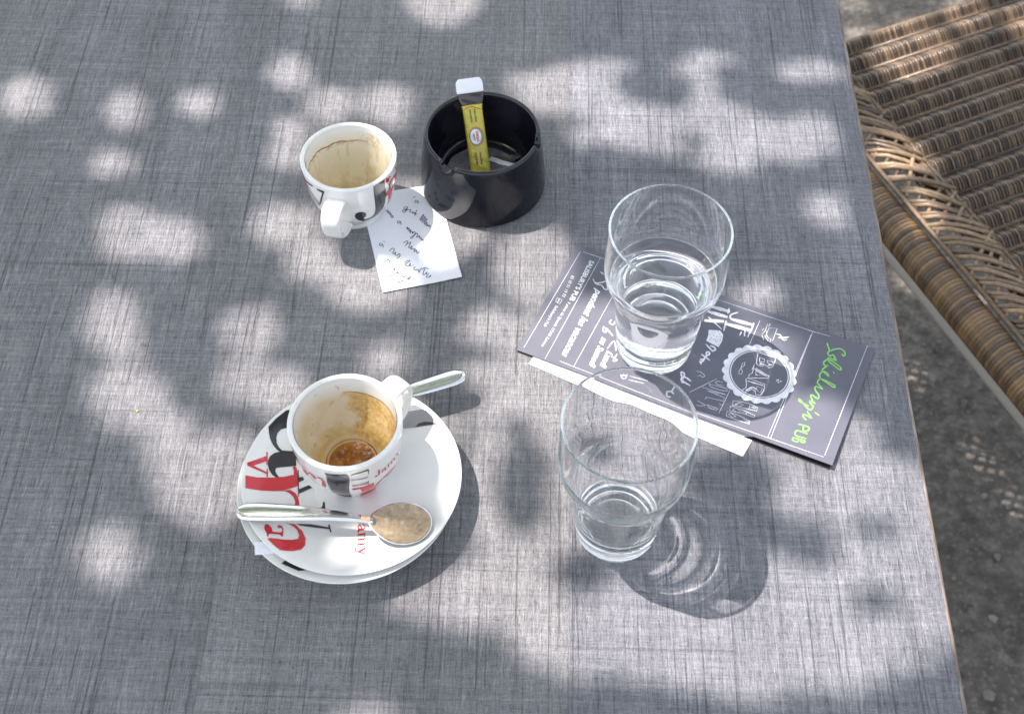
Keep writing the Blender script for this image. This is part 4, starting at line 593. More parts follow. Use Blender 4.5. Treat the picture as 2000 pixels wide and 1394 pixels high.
def cup_fn(sc, off=.00022):
    def f(x, z):
        th = x / 31.0
        r = (float(np.interp(z / 1000, CU_Z, CU_R)) * sc) + off
        return (r * math.cos(th), r * math.sin(th), z / 1000)
    return f


def cup_print(s, dic, sc, extra=None):
    for colr, polys in dic.items():
        for q in polys:
            a0_ = q[0][0]
            q = [(a0_ + (a - a0_ + 180) % 360 - 180, b) for a, b in q]
            p = Pile().add(fill([(math.radians(a) * 31.0, b) for a, b in q], 1.6))
            p.build(colr + '_print', M[colr], s, cup_fn(sc), True)
    if extra: Pile().add(extra).build('small_red_lettering', M['red'], s, cup_fn(sc, .00026), True)


INN = [(.0528, .0310), (.0518, .0292), (.044, .0286), (.035, .0277), (.026, .0262), (.018, .0235), (.0122, .0198), (.0088, .0160), (.0080, .008), (.0078, 0.0)]
def cup_film(name, s, mat, sc, z_top, z_bot=.0078):
    pts = [(b, a) for a, b in INN]
    pr = smooth_prof(pts, 6)
    pr = [(max(a - .00018, 0) * sc, z + .00018) for a, z in pr if z_bot - 1e-6 <= z <= z_top]
    V, F = lathe(pr, 96)
    return mesh_obj(name, V, F, mat, s, True)


def stain_material(name, kind):
    """dried coffee on the porcelain, the ring kind with depth shading painted in: bare glaze where the mask is 0"""
    t = NT(name); co = t.co()
    sep = t.node('ShaderNodeSeparateXYZ'); t.l.new(co, sep.inputs[0])
    z = sep.outputs[2]
    ang = t.math('ARCTAN2', sep.outputs[1], sep.outputs[0])        # -pi..pi
    n1 = t.noise(co, 95, 4, .65); n2 = t.noise(co, 330, 3, .6); n3 = t.noise(t.mapping(co, (1, 1, .25)), 120, 3)
    jit = t.math('MULTIPLY', t.math('SUBTRACT', n1, .5), 1.5)
    if kind == 'crema':
        a = t.math('ADD', ang, jit)
        # wide patch from the back round to the right side
        lo = t.ramp(t.math('DIVIDE', t.math('ADD', a, 3.1416), 6.2832), [(.36, 0), (.385, 1), (.735, 1), (.76, 0)])
        top = t.math('ADD', .0402, t.math('MULTIPLY', t.math('SUBTRACT', n3, .5), .0022))
        d = t.math('SUBTRACT', top, z)
        zm = t.ramp(t.math('MULTIPLY', d, 1000), [(.0, 0), (.25, 1)])
        band = t.math('MULTIPLY', lo, zm)
        rim = t.math('MULTIPLY', lo, t.ramp(t.math('MULTIPLY', t.math('ABSOLUTE', t.math('SUBTRACT', d, .0004)), 1000), [(.15, 1), (.75, 0)]))
        low = t.ramp(t.math('MULTIPLY', t.math('ADD', z, t.math('MULTIPLY', t.math('SUBTRACT', n1, .5), .012)), 1000 / 60), [(.20, 1), (.30, 0)])
        body = t.ramp(n2, [(.28, (.43, .235, .045)), (.48, (.64, .40, .11)), (.68, (.77, .57, .25))])
        grad = t.ramp(t.math('MULTIPLY', z, 1000 / 60), [(.16, (.50, .30, .06)), (.34, (.80, .70, .52)), (.70, (.95, .92, .86))])
        ivory = t.ramp(n1, [(.3, (.70, .62, .43)), (.7, (.79, .73, .58))])
        ivory = t.mix(t.ramp(t.math('MULTIPLY', z, 1000 / 60), [(.60, 0), (.77, 1)]), ivory, (.77, .765, .73))
        ivory = t.mix(t.math('MULTIPLY', low, .75), ivory, (.56, .38, .10))
        col = t.mix(t.math('MULTIPLY', band, t.ramp(n1, [(.25, .55), (.6, .95)])), ivory, body)
        col = t.mix(t.math('MULTIPLY', rim, .85), col, (.16, .065, .015))
        spots = t.ramp(t.noise(co, 230, 1), [(.70, 0), (.74, 1)])
        col = t.mix(t.math('MULTIPLY', spots, .45), col, (.42, .25, .08))
        rough = t.ramp(band, [(0, .12), (1, .5)])
        t.set(Base_Color=col, Roughness=rough, Coat_Weight=.2, Normal=t.bump(t.math('MULTIPLY', n2, band), .35, .0008))
    else:
        a = t.math('ADD', ang, t.math('MULTIPLY', jit, .5))
        na = t.math('DIVIDE', t.math('ADD', a, 3.1416), 6.2832)
        arc = t.math('MAXIMUM', t.ramp(na, [(.66, 0), (.76, .9), (1.0, 1)]), t.ramp(na, [(0, 1), (.06, .85), (.11, 0)]))
        top = t.math('ADD', .0395, t.math('MULTIPLY', t.math('SUBTRACT', n1, .5), .006))
        d = t.math('SUBTRACT', top, z)
        ln = t.math('MAXIMUM', t.ramp(t.math('MULTIPLY', t.math('ABSOLUTE', d), 500), [(.10, 1), (.40, 0)]), t.math('MULTIPLY', t.ramp(t.math('MULTIPLY', d, 200), [(0, 0), (.03, .8), (.75, 0)]), t.ramp(n2, [(.42, 0), (.6, .9)])))
        ivory = t.ramp(t.math('MULTIPLY', t.math('ADD', z, t.math('MULTIPLY', t.math('SUBTRACT', n1, .5), .010)), 1000 / 60), [(.13, (.50, .36, .16)), (.22, (.70, .61, .41)), (.45, (.75, .68, .51)), (.68, (.78, .73, .60)), (.81, (.77, .765, .73))])  # cream coffee film and residue, with shade painted in downwards as a depth cue
        drip = t.ramp(t.noise(t.mapping(co, (1, 1, .16)), 150, 3, .6), [(.56, 0), (.63, .55), (.70, .15)])
        zone = t.math('MULTIPLY', t.ramp(t.math('MULTIPLY', d, 100), [(0, 0), (.2, 1)]), t.ramp(na, [(.5, .35), (.72, 1), (.85, .6)]))
        col = t.mix(t.math('MULTIPLY', drip, zone), ivory, (.50, .33, .10))
        patch = t.math('MULTIPLY', t.ramp(na, [(.60, 0), (.64, 1), (.69, 1), (.73, 0)]), t.math('MULTIPLY', t.ramp(t.math('MULTIPLY', z, 20), [(.70, 0), (.78, 1), (.92, 1), (.98, 0)]), t.ramp(n2, [(.40, 0), (.55, .6)])))
        col = t.mix(patch, col, (.58, .38, .12))
        col = t.mix(t.math('MULTIPLY', t.math('MULTIPLY', ln, arc), t.ramp(n2, [(.2, .7), (.5, 1)])), col, (.24, .095, .013))
        t.set(Base_Color=col, Roughness=.14, Coat_Weight=.3)
    return t.m


t = NT('coffee_dregs')
t.set(Base_Color=t.ramp(t.noise(t.co(), 130, 4), [(.3, (.17, .045, .007)), (.55, (.38, .14, .018)), (.8, (.50, .27, .10))]), Roughness=.08, Coat_Weight=.6, Normal=t.bump(t.noise(t.co(), 200, 2), .08, .001)); M['dregs'] = t.m

SC = (-.0940, .4005); SL = (-.0968, .3972)
low = make_saucer('lower white saucer, mostly hidden, lying directly on the table', (SL[0], SL[1], 0), 0)
saucer_print(low, D['sau_low'])
top = make_saucer('upper white saucer with big red and black letters, carrying the cup', (SC[0], SC[1], ZB), 0)
sd = dict(D['sau_top'])
a0, a1, b0, b1 = [np.array(q) for q in D['amy']]
saucer_print(top, sd)  # grey rim band: black print with its sky sheen painted into the colour
p = Pile().add(serif_text('Jamy', a0 + (a0 - a1) * .10 + (b0 - a0) * .12, a1 + (b1 - a1) * .12, 6.2))
p.build('small_red_lettering', M['red'], top, lambda x, y: (x / 1000, y / 1000, sau_z(math.hypot(x, y) / 1000) + .00024), True)

C1 = (-.0952, .4128); C2 = (-.1111, .6296)
c1s, c2s = 1.019, 1.002
cup1 = make_cup('white espresso cup with brown coffee left inside, standing on the saucers', (C1[0], C1[1], ZB + .0055), 50, c1s)
j = [(math.radians((a - 90) % 360 + 90) * 31.0, b) for a, b in D['cup1_jamy']]
jh = np.hypot(j[2][0] - j[0][0], j[2][1] - j[0][1])
cup_print(cup1, D['cup1'], c1s, serif_text('Jamy', (j[0][0], j[0][1] + .4), (j[1][0], j[0][1] + .4), 6.0))
cup_film('coffee_stain', cup1, stain_material('crema_stain', 'crema'), c1s, .0516)
V, F = lathe([(.0152 * c1s, .0091), (.0149, .0087), (.0143, .0085), (0, .0085)], 64)
mesh_obj('coffee', V, F, M['dregs'], cup1, True)
cup2 = make_cup('white espresso cup with a thin dried coffee ring, standing directly on the table', (C2[0], C2[1], 0), -102, c2s)
cup_print(cup2, D['cup2'], c2s)
cup_film('coffee_stain', cup2, stain_material('ring_stain', 'ring'), c2s, .0516)

# ------------------------------------------------------------------ glasses
GL = [(.0215, 0), (.0235, .002), (.0243, .006), (.0258, .020), (.0271, .035), (.0281, .048), (.0288, .0525), (.0289, .0555), (.0302, .0600), (.0332, .0662), (.0357, .0718), (.0366, .0785), (.0361, .1125)]
GI = [(.0346, .1125), (.03505, .0800), (.0339, .0730), (.0311, .0678), (.0282, .0622), (.0262, .0565), (.0257, .050), (.0247, .035), (.0232, .022), (.0205, .0150), (.0140, .0122), (.006, .0114), (0, .0113)]
WL = .0705
def even_curve(pts, step=.0006, sig=.0016):
    """resample a profile evenly and round it, so that the glass bends light without kinks"""
    P = np.array(pts, float); s = np.r_[0, np.cumsum(np.hypot(*np.diff(P, axis=0).T))]
    n = int(s[-1] / step); u = np.linspace(0, s[-1], n + 1)
    Q = np.stack([np.interp(u, s, P[:, 0]), np.interp(u, s, P[:, 1])], 1)
    w = int(3 * sig / step)
    k = np.exp(-.5 * (np.arange(-w, w + 1) * step / sig) ** 2); k /= k.sum()
    pad = np.vstack([2 * Q[0] - Q[w:0:-1], Q, 2 * Q[-1] - Q[-2:-w - 2:-1]])
    return [(float(np.convolve(pad[:, 0], k, 'valid')[i]), float(np.convolve(pad[:, 1], k, 'valid')[i])) for i in range(n + 1)]


gout = even_curve(GL)
ginn = even_curve(GI); ginn[-1] = (0, .0113)
rim_arc = [(.0361, .1138), (.0361, .1141)] + [(.03535 + .00075 * math.cos(R(q)), .1143 + .00075 * math.sin(R(q))) for q in range(0, 181, 15)] + [(.0346, .1141), (.0346, .1138)]
bott = [(0, .0022), (.012, .0019), (.018, .0012), (.0200, 0)]


def make_glass(label, loc, rz, full):
    s = thing('tumbler', label, 'glass', loc, rz, 'clear stacking tumblers')
    if full:
        k = min(i for i, (r, z) in enumerate(ginn) if z < WL)
        (ra, za), (rb, zb) = ginn[k - 1], ginn[k]
        f = (za - WL) / (za - zb); rw = ra + (rb - ra) * f
        inn = ginn[:k] + [(rw, WL)]
        wet = [(rw, WL)] + ginn[k:]
    else:
        inn = ginn
    V, F = lathe(bott + gout + rim_arc + inn, 320)
    o = mesh_obj('tumbler_body', V, F, M['glass'], s, True)
    caus(o)
    if full:
        topp = [(0, WL - .0006), (rw - .006, WL - .0006), (rw - .0025, WL - .0004), (rw - .0008, WL - .00015), (rw, WL)]
        V, F = lathe(wet, 320)
        V2, F2 = lathe(topp, 320)
        nV = len(V)
        Vw, Fw = join((V, [f[::-1] for f in F]), (V2, F2))
        me = bpy.data.meshes.new('drinking_water')
        me.from_pydata(Vw, [], Fw); me.update()
        w = link_obj('drinking_water', me, [M['water_side'], M['water_top']], None, True)
        for pz in me.polygons: pz.material_index = 0 if pz.vertices[0] < nV else 1
        bm = bmesh.new(); bm.from_mesh(me)
        bmesh.ops.remove_doubles(bm, verts=bm.verts, dist=1e-6)
        bmesh.ops.recalc_face_normals(bm, faces=bm.faces)
        bm.to_mesh(me); bm.free()
        w.location = loc; w.rotation_euler = (0, 0, rz)
        tag(w, 'clear still water filling the tumbler that stands on the leaflet', 'water', None, 'thing')
        caus(w)
    bm = bmesh.new(); bm.from_mesh(o.data)
    bmesh.ops.remove_doubles(bm, verts=bm.verts, dist=1e-7)
    if not full: bmesh.ops.recalc_face_normals(bm, faces=bm.faces)
    bm.to_mesh(o.data); bm.free()
    return s


def caus(o):
    try: o.cycles.is_caustics_caster = True
    except Exception: pass


G0 = (.09096, .50868); G1 = (.06126, .37851)
ge = make_glass('empty clear tumbler standing at the front of the table', (G1[0], G1[1], .0002), .4, False)
gf = make_glass('clear tumbler full of water, standing on the dark leaflet', (G0[0], G0[1], .0036), 0, True)
# printed white mark on its side
def resample(l, n):
    l = smooth_prof(list(l) + [l[0]], 6)
    P = np.array(l); s = np.r_[0, np.cumsum(np.hypot(*np.diff(P, axis=0).T))]
    u = np.linspace(0, s[-1], n, endpoint=False)
    return np.stack([np.interp(u, s, P[:, 0]), np.interp(u, s, P[:, 1])], 1)
o_, i_ = [resample([(math.radians(a) * 27, b) for a, b in l], 60) for l in D['gdecal']]
# line both loops up
k = int(np.argmin(np.hypot(*(i_ - o_[0]).T))); i_ = np.roll(i_, -k, axis=0)
ring = [o_ + (i_ - o_) * f for f in (0, .33, .67, 1)]
V, F = [], []
gz, gr_ = np.array([z for r, z in gout]), np.array([r for r, z in gout])
for L_ in ring:
    for x, z in L_:
        rr_ = float(np.interp(z / 1000, gz, gr_)) + .0002
        V.append((rr_ * math.cos(x / 27), rr_ * math.sin(x / 27), z / 1000))
for q in range(3):
    for k in range(60): F.append((q * 60 + k, q * 60 + (k + 1) % 60, (q + 1) * 60 + (k + 1) % 60, (q + 1) * 60 + k))
mesh_obj('printed_mark', V, F, M['enamel'], gf, True)

# ------------------------------------------------------------------ spoons
def make_spoon(label, end, tip, foam, zprof, group='teaspoons'):
    """end: tip of the handle, tip: tip of the bowl (x, y); zprof: (s, z) with s 0..1"""
    end, tip = Vector(end), Vector(tip)
    d = tip - end; L = d.length
    sp = thing('teaspoon', label, 'spoon', (end.x, end.y, 0), math.atan2(d.y, d.x), group)
    zs, zz = [a for a, b in zprof], [b for a, b in zprof]
    hw = smooth_prof([(0, .0018), (.006, .0036), (.022, .0051), (.08, .0058), (.20, .0056), (.36, .0047), (.50, .0034), (.60, .0026), (.655, .0023), (.69, .0025)], 4)
    hs, hh = [a for a, b in hw], [b for a, b in hw]
    def zc(s): return float(np.interp(s, [a for a, b in ZP], [b for a, b in ZP]))
    ZP = smooth_prof(list(zip(zs, zz)), 6)
    nu, nv = 30, 8
    V, F = [], []
    for side in (1, -1):
        for i in range(nu + 1):
            s = .70 * (i / nu) ** 1.15
            w = float(np.interp(s, hs, hh))
            for k in range(nv + 1):
                q = -1 + 2 * k / nv
                th = .0007 * (1 - q ** 4) + .0001
                crown = .0007 * (1 - q * q)
                V.append((s * L, q * w, zc(s) + (crown + th if side == 1 else -th * .6)))
    n1 = (nu + 1) * (nv + 1)
    for b in (0, n1):
        for i in range(nu):
            for k in range(nv):
                f = (b + i * (nv + 1) + k, b + (i + 1) * (nv + 1) + k, b + (i + 1) * (nv + 1) + k + 1, b + i * (nv + 1) + k + 1)
                F.append(f if b == 0 else f[::-1])
    for i in range(nu):
        a = i * (nv + 1); F.append((a, n1 + a, n1 + a + nv + 1, a + nv + 1))
        a = a + nv; F.append((a + nv + 1, n1 + a + nv + 1, n1 + a, a))
    F.append(tuple(range(nv, -1, -1)) + tuple(n1 + k for k in range(nv + 1)))
    mesh_obj('handle', V, F, M['steel'], sp, True)
    # bowl: egg outline, dished
    s0, s1 = .675, 1.0
    na, nr = 48, 9
    cx = (s0 + s1) / 2 * L; ax = (s1 - s0) / 2 * L; ay = .0134
    def rimpt(a):
        x = math.cos(a); y = math.sin(a)
        return cx + ax * x, ay * y * (1 + .10 * x) * (1 - .22 * max(-x, 0) ** 2)
    def bowl(off, rmax, lift):
        P = []
        for i in range(nr + 1):
            f = rmax * i / nr
            for k in range(na):
                a = 2 * math.pi * k / na
                x, y = rimpt(a)
                x, y = cx + (x - cx) * f, y * f
                s = x / L
                P.append((x, y, zc(min(s, 1)) - .0052 * (1 - f ** 2.2) + off + lift))
                if i == 0: break
        return P
    def bfaces(b, flip=False):
        F = []
        for k in range(na):
            F.append((b, b + 1 + k, b + 1 + (k + 1) % na))
        for i in range(1, nr):
            for k in range(na):
                p = b + 1 + (i - 1) * na; q = p + na
                F.append((p + k, q + k, q + (k + 1) % na, p + (k + 1) % na))
        return [f[::-1] for f in F] if flip else F
    A = bowl(0, 1, 0); B = bowl(-.0009, 1.012, 0)
    nA = len(A)
    F = bfaces(0) + bfaces(nA, True)
    l = 1 + (nr - 1) * na
    for k in range(na):
        F.append((l + k, nA + l + k, nA + l + (k + 1) % na, l + (k + 1) % na))
    mesh_obj('bowl', A + B, F, M['steel'], sp, True)
    if foam:
        fm = bowl(.00025, .955, 0)
        rr = random.Random(5)
        fm = [(x, y, z + rr.uniform(0, .00012)) for x, y, z in fm]
        mesh_obj('coffee_film', fm, bfaces(0), M['foam'], sp, True)
        nk = []
        for i in range(7):
            s = .640 + .045 * i / 6
            w = float(np.interp(s, hs, hh)) * .96
            for k in range(5):
                q = -1 + 2 * k / 4
                nk.append((s * L, q * w, zc(s) + .0007 * (1 - q * q) + .0007 * (1 - q ** 4) + .0003))
        mesh_obj('coffee_film', nk, [(i * 5 + k, (i + 1) * 5 + k, (i + 1) * 5 + k + 1, i * 5 + k + 1) for i in range(6) for k in range(4)], M['foam'], sp, True)
    return sp


make_spoon('steel teaspoon with a tan coffee film in its bowl, lying across the upper saucer', (-.1578, .3750), (-.0455, .3672), True,
           [(0, .0242), (.15, .0262), (.40, .0278), (.62, .0262), (.70, .0250), (.85, .0243), (1, .0252)])
make_spoon('clean steel teaspoon with only its handle showing behind the cup', (-.0300, .4745), (-.1340, .4345), False,
           [(0, .0205), (.15, .0206), (.35, .0200), (.60, .0160), (.70, .0142), (.85, .0138), (1, .0145)])

# ------------------------------------------------------------------ ashtray and what lies in it
AC = (-.0218, .6558)
ash = thing('ashtray', 'round black glazed ashtray with notched rim beside the note', 'ashtray', (AC[0], AC[1], .0004))
outp = smooth_prof([(.0425, 0), (.0440, .0015), (.0441, .004), (.0437, .012), (.0428, .022), (.0416, .034), (.0406, .043), (.0400, .0478)], 5)
innp = smooth_prof([(.0394, .0497), (.0381, .0502), (.0369, .0494), (.0364, .0470), (.0362, .040), (.0362, .028), (.0358, .018), (.0335, .0115), (.0285, .0088), (.015, .0082), (0, .0082)], 5)
innp[-1] = (0, .0082)
SEG = 240
V, F = lathe([(0, .002), (.036, .002), (.038, 0)] + outp + innp, SEG)
notch = [R(-126), R(-12), R(104)]
V2 = []
for x, y, z in V:
    if z > .034:
        a = math.atan2(y, x); rr_ = math.hypot(x, y)
        for nt in notch:
            dd = abs((a - nt + math.pi) % (2 * math.pi) - math.pi) * .039
            if dd < .0056:
                k = math.sqrt(max(0, 1 - (dd / .0056) ** 2))
                z = min(z, .0500 - .0068 * k + .0008 * (1 - k)) if dd < .0055 else z
    V2.append((x, y, z))
mesh_obj('bowl', V2, F, M['ash'], ash, True)
V, F = lathe([(.0262, .00885), (.0200, .00862), (0, .0085)], 64)
rr = random.Random(11)
V = [(x * (1 + .06 * math.sin(5 * math.atan2(y, x) + 1) + .03 * math.sin(11 * math.atan2(y, x))), y * (1 + .05 * math.sin(4 * math.atan2(y, x))), z) for x, y, z in V]
mesh_obj('ash_residue', V, F, M['ashfilm'], ash, True)

# sugar stick: flattened tube leaning on the back rim
B_ = Vector((-.0226, .6500, .0105)); T_ = Vector((-.0309, .6925, .0535))
ax_ = (T_ - B_).normalized(); Ls = (T_ - B_).length + .0085
side_ = Vector((1, 0, 0)); side_ = (side_ - ax_ * side_.dot(ax_)).normalized()
nor_ = side_.cross(ax_).normalized()
if nor_.z < 0: nor_ = -nor_
# axes: local x = across, local y = along (bottom to top), local z = out of the front
rot = Matrix((side_, ax_, side_.cross(ax_))).transposed()
st = thing('sugar_stick', 'gold and white paper sugar stick leaning inside the black ashtray', 'sugar stick', B_, 0, 'paper sugar sticks')
st.rotation_euler = rot.to_euler()


def stick_section(y):
    f = y / Ls
    if f < .70: return .0069, .0022
    if f < .83:
        k = (f - .70) / .13
        return .0069 + .0022 * k, .0022 * (1 - k) + .0006 * k
    return .0092 - (.0022 * ((f - .95) / .05) ** 2 if f > .95 else 0), .0004


def stick_part(name, ya, yb, mat, ny=14, off=0.0, na=24):
    V, F = [], []
    rr = random.Random(int(ya * 1e5))
    for i in range(ny + 1):
        y = ya + (yb - ya) * i / ny
        w, th = stick_section(y)
        for k in range(na):
            a = 2 * math.pi * k / na
            cx = math.copysign(abs(math.cos(a)) ** .75, math.cos(a)); sz = math.sin(a)
            V.append((cx * (w + off), y, sz * (th + off) + .00022 * math.sin(y * 900 + cx * 3)))
    for i in range(ny):
        for k in range(na):
            F.append((i * na + k, i * na + (k + 1) % na, (i + 1) * na + (k + 1) % na, (i + 1) * na + k))
    F.append(tuple(range(na))[::-1]); F.append(tuple(ny * na + k for k in range(na)))
    return mesh_obj(name, V, F, mat, st, True)


def stick_front(x, y):
    w, th = stick_section(y / 1000)
    q = max(-1, min(1, (x / 1000) / w))
    cx = math.copysign(abs(q) ** (1 / .75), q)
    return (x / 1000, y / 1000, th * math.sqrt(max(0, 1 - cx * cx)) + .00022 * math.sin(y * .9 + q * 3) + .00016)


yg = Ls * .735
stick_part('gold_wrapper', 0, yg, M['gold'], 30)
stick_part('dark_band', yg, Ls * .855, M['film'], 10)
stick_part('white_crimped_end', Ls * .855, Ls, M['wpaper'], 8, .0002)
LM_ = Ls * 1000
p = Pile()
p.add(ribbon([(-6.2, yg * 1000 - 2.8), (-3, yg * 1000 - 1.6), (0, yg * 1000 - 1.2), (3, yg * 1000 - 2.4), (6.2, yg * 1000 - 3.6)], .5))
p.build('red_line', M['goldline'], st, stick_front)
p = Pile(); p.add(ribbon([(-6.4, yg * 1000 - 1.9), (-3, yg * 1000 - .8), (0, yg * 1000 - .5), (3, yg * 1000 - 1.5), (6.4, yg * 1000 - 2.6)], .6))
p.build('yellow_line', M['yellowline'], st, stick_front)
yc = LM_ * .418
el = lambda rx, ry, cx=0.3, cy=yc, n=40: [(cx + rx * math.cos(2 * math.pi * k / n), cy + ry * math.sin(2 * math.pi * k / n)) for k in range(n)]
rg = lambda rx, ry, w: ribbon(el(rx, ry, n=40) + [el(rx, ry, n=40)[0]], w, 1)
p = Pile().add(rg(4.9, 6.5, .45)); p.build('red_ring', M['goldline'], st, stick_front)
p = Pile().add(rg(4.2, 5.7, .8)); p.build('grey_ring', M['grey'], st, lambda x, y: tuple(a + b for a, b in zip(stick_front(x, y), (0, 0, .00004))))
p = Pile().add(fill(el(3.7, 5.2, -.2), 1.2)); p.build('white_oval', M['wpaper'], st, lambda x, y: tuple(a + b for a, b in zip(stick_front(x, y), (0, 0, .00008))))
up_ = lambda x, y: tuple(a + b for a, b in zip(stick_front(x, y), (0, 0, .00016)))
p = Pile().add(text2d('CAFES', (-.7, yc - 2.9), (-.7, yc + 2.4), 1.3, 0, .02)); p.build('black_lettering', M['blackink'], st, up_)
p = Pile().add(text2d('WEBER', (1.9, yc - 4.0), (1.9, yc + 4.0), 1.7, 0, .03)); p.build('red_lettering', M['red'], st, up_)
for f0, f1 in ((.56, .69), (.135, .26)):
    for word, x in (('spécial', -1.2), ('express', 1.9)):
        Pile().add(text2d(word, (x, LM_ * f0), (x, LM_ * f1), 1.6, 0, .012)).build('dark_lettering', M['blackink'], st, up_)

# torn-off wrapper end lying in the ashtray
def sheet(poly, zf, name, mat, parent, step=1.5, thick=.00025):
    pb = []
    for (xa, ya), (xb, yb) in zip(poly, list(poly[1:]) + [poly[0]]):
        m = max(1, int(math.hypot(xb - xa, yb - ya) / step))
        pb += [(xa + (xb - xa) * i / m, ya + (yb - ya) * i / m) for i in range(m)]
    v, f = fill(pb, step)
    n0 = len(v)
    P = [(x / 1000, y / 1000, zf(x, y)) for x, y in v]
    Q = [(x, y, z - thick) for x, y, z in P]
    ed = {}
    for q in f:
        for a, b in zip(q, q[1:] + q[:1]):
            ed[(a, b)] = 1
    F = list(f) + [tuple(n0 + i for i in q[::-1]) for q in f]
    for (a, b) in list(ed):
        if (b, a) not in ed: F.append((b, a, n0 + a, n0 + b))
    return mesh_obj(name, P + Q, F, mat, parent, False)


scr = thing('wrapper_scrap', 'torn white and smoky clear wrapper end inside the black ashtray', 'paper scrap', (-.0085, .6665, .0096), R(-21))
zig = [(9.5, -3.0)] + [(9.5 - k * 1.1, -3.0 + (.45 if k % 2 else 0)) for k in range(1, 18)] + [(-9.6, -2.4), (-8.9, 1.6), (9.2, 1.0)]
sheet(zig, lambda x, y: .0003 + .0006 * math.sin(x * .25) ** 2, 'white_crimp', M['wpaper'], scr)
sheet([(-8.6, 1.4), (9.0, .8), (11.5, 6.0), (5, 7.2), (-4, 4.6)], lambda x, y: .0008 + .0035 * max(0, (x + 3) / 14) ** 2 + .0006 * math.sin(y), 'clear_film', M['clearfilm'], scr)

# second sugar stick, its end poking out between the saucers
s2 = thing('sugar_stick', 'white crimped sugar stick end poking out between the two saucers', 'sugar stick', (-.1455, .3540, .0197), R(9), 'paper sugar sticks')
V, F = [], []
nr = 34
for i in range(nr + 1):
    for k in range(29):
        x = .026 * k / 28
        y = -.0042 + .0084 * i / nr
        rid = .00028 * (1 if i % 4 < 2 else -1) * max(0, 1 - x / .022)
        zz = -.0038 * min(1, x / .03) - .0002 * (k / 28)
        body = .0012 * min(1, max(0, (x - .016) / .012)) * math.sqrt(max(0, 1 - (2 * i / nr - 1) ** 2))
        zg = (-.0006 if k == 0 and i % 4 < 2 else 0)
        V.append((x + (zg), y, zz + rid + body))
nn = len(V)
V += [(x, y, z - .0004) for x, y, z in V]
for i in range(nr):
    for k in range(28):
        a = i * 29 + k
        F += [(a, a + 1, a + 30, a + 29), (nn + a + 29, nn + a + 30, nn + a + 1, nn + a)]
for k in range(28): F += [(k, nn + k, nn + k + 1, k + 1), (nr * 29 + k + 1, nn + nr * 29 + k + 1, nn + nr * 29 + k, nr * 29 + k)]
for i in range(nr): F += [(i * 29 + 29, nn + i * 29 + 29, nn + i * 29, i * 29)]
mesh_obj('paper_wrapper', V, F, M['wpaper'], s2, False)

# ------------------------------------------------------------------ handwritten note
note = thing('paper_note', 'white paper note with blue handwriting beside the ashtray', 'note', (-.0870, .5543, .0003), R(14.17))
def note_z(x, y): return .0003 + .0011 * max(0, (x - 30) / 25) ** 2 * max(0, 1 - y / 50) + .0006 * max(0, (12 - y) / 12) ** 2
sheet([(0, 0), (54.2, -.2), (55.4, 88), (.4, 90)], note_z, 'sheet', M['paper'], note, 4)
p = Pile()
for l in D['ink']: p.add(ribbon(l, .50, 3))
p.build('handwriting', M['ink'], note, lambda x, y: (x / 1000, y / 1000, note_z(x, y) + .00012))

# ------------------------------------------------------------------ leaflet
LC, LA, LL, LW = (.11884, .50842), R(-24.49), 210.3, 99.15
def lz(u, v):
    a = u / LL + .5; w = .5 - v / LW
    return .0008 + w * (.0012 + .0032 * a)
leaf = thing('leaflet', 'dark slate pub leaflet with chalk lettering and green title under the full tumbler', 'leaflet', (LC[0], LC[1], 0), LA)
hx, hy = LL / 2, LW / 2
sheet([(-hx, -hy), (hx, -hy), (hx, hy), (-hx, hy)], lz, 'front_panel', M['slate'], leaf, 9, .0003)
sheet([(-hx + .5, -hy - .3), (hx - .6, -hy - .5), (hx - .5, hy - .6), (-hx + .5, hy - .5)], lambda x, y: .0006, 'back_panel', M['dark_card'], leaf, 40, .0003)
fn = lambda dz: (lambda x, y: (x / 1000, y / 1000, lz(x, y) + dz))
def lp(name, mat, dz, items):
    p = Pile()
    for it in items: p.add(it)
    return p.build(name, M[mat], leaf, fn(dz))
lp('frame_lines', 'chalk', .00012, [ribbon(l, .38, 1) for l in D['lines']])
lp('green_title', 'green', .00014, [ribbon(l, .92, 4) for l in D['green']])
lp('chalk_drawings', 'chalk', .00018, [ribbon(l, .52 if i < 6 else .36, 1) for i, l in enumerate(D['thin'])])
lp('chalk_strokes', 'chalk', .00016, [ribbon(l, 1.15 if i > 7 else .95, 3) for i, l in enumerate(D['thick'])])
lp('hatched_letters', 'hatch', .00015, [ribbon(l, 3.1, 1) for l in D['hatch']])
lp('playing_cards', 'cap', .00014, [fill(l) for l in D['cards']])
lp('card_pips', 'dark_card', .00020, [fill([(x + .38 * math.cos(k), y + .38 * math.sin(k)) for k in range(6)]) for x, y in D['pips'][0]])
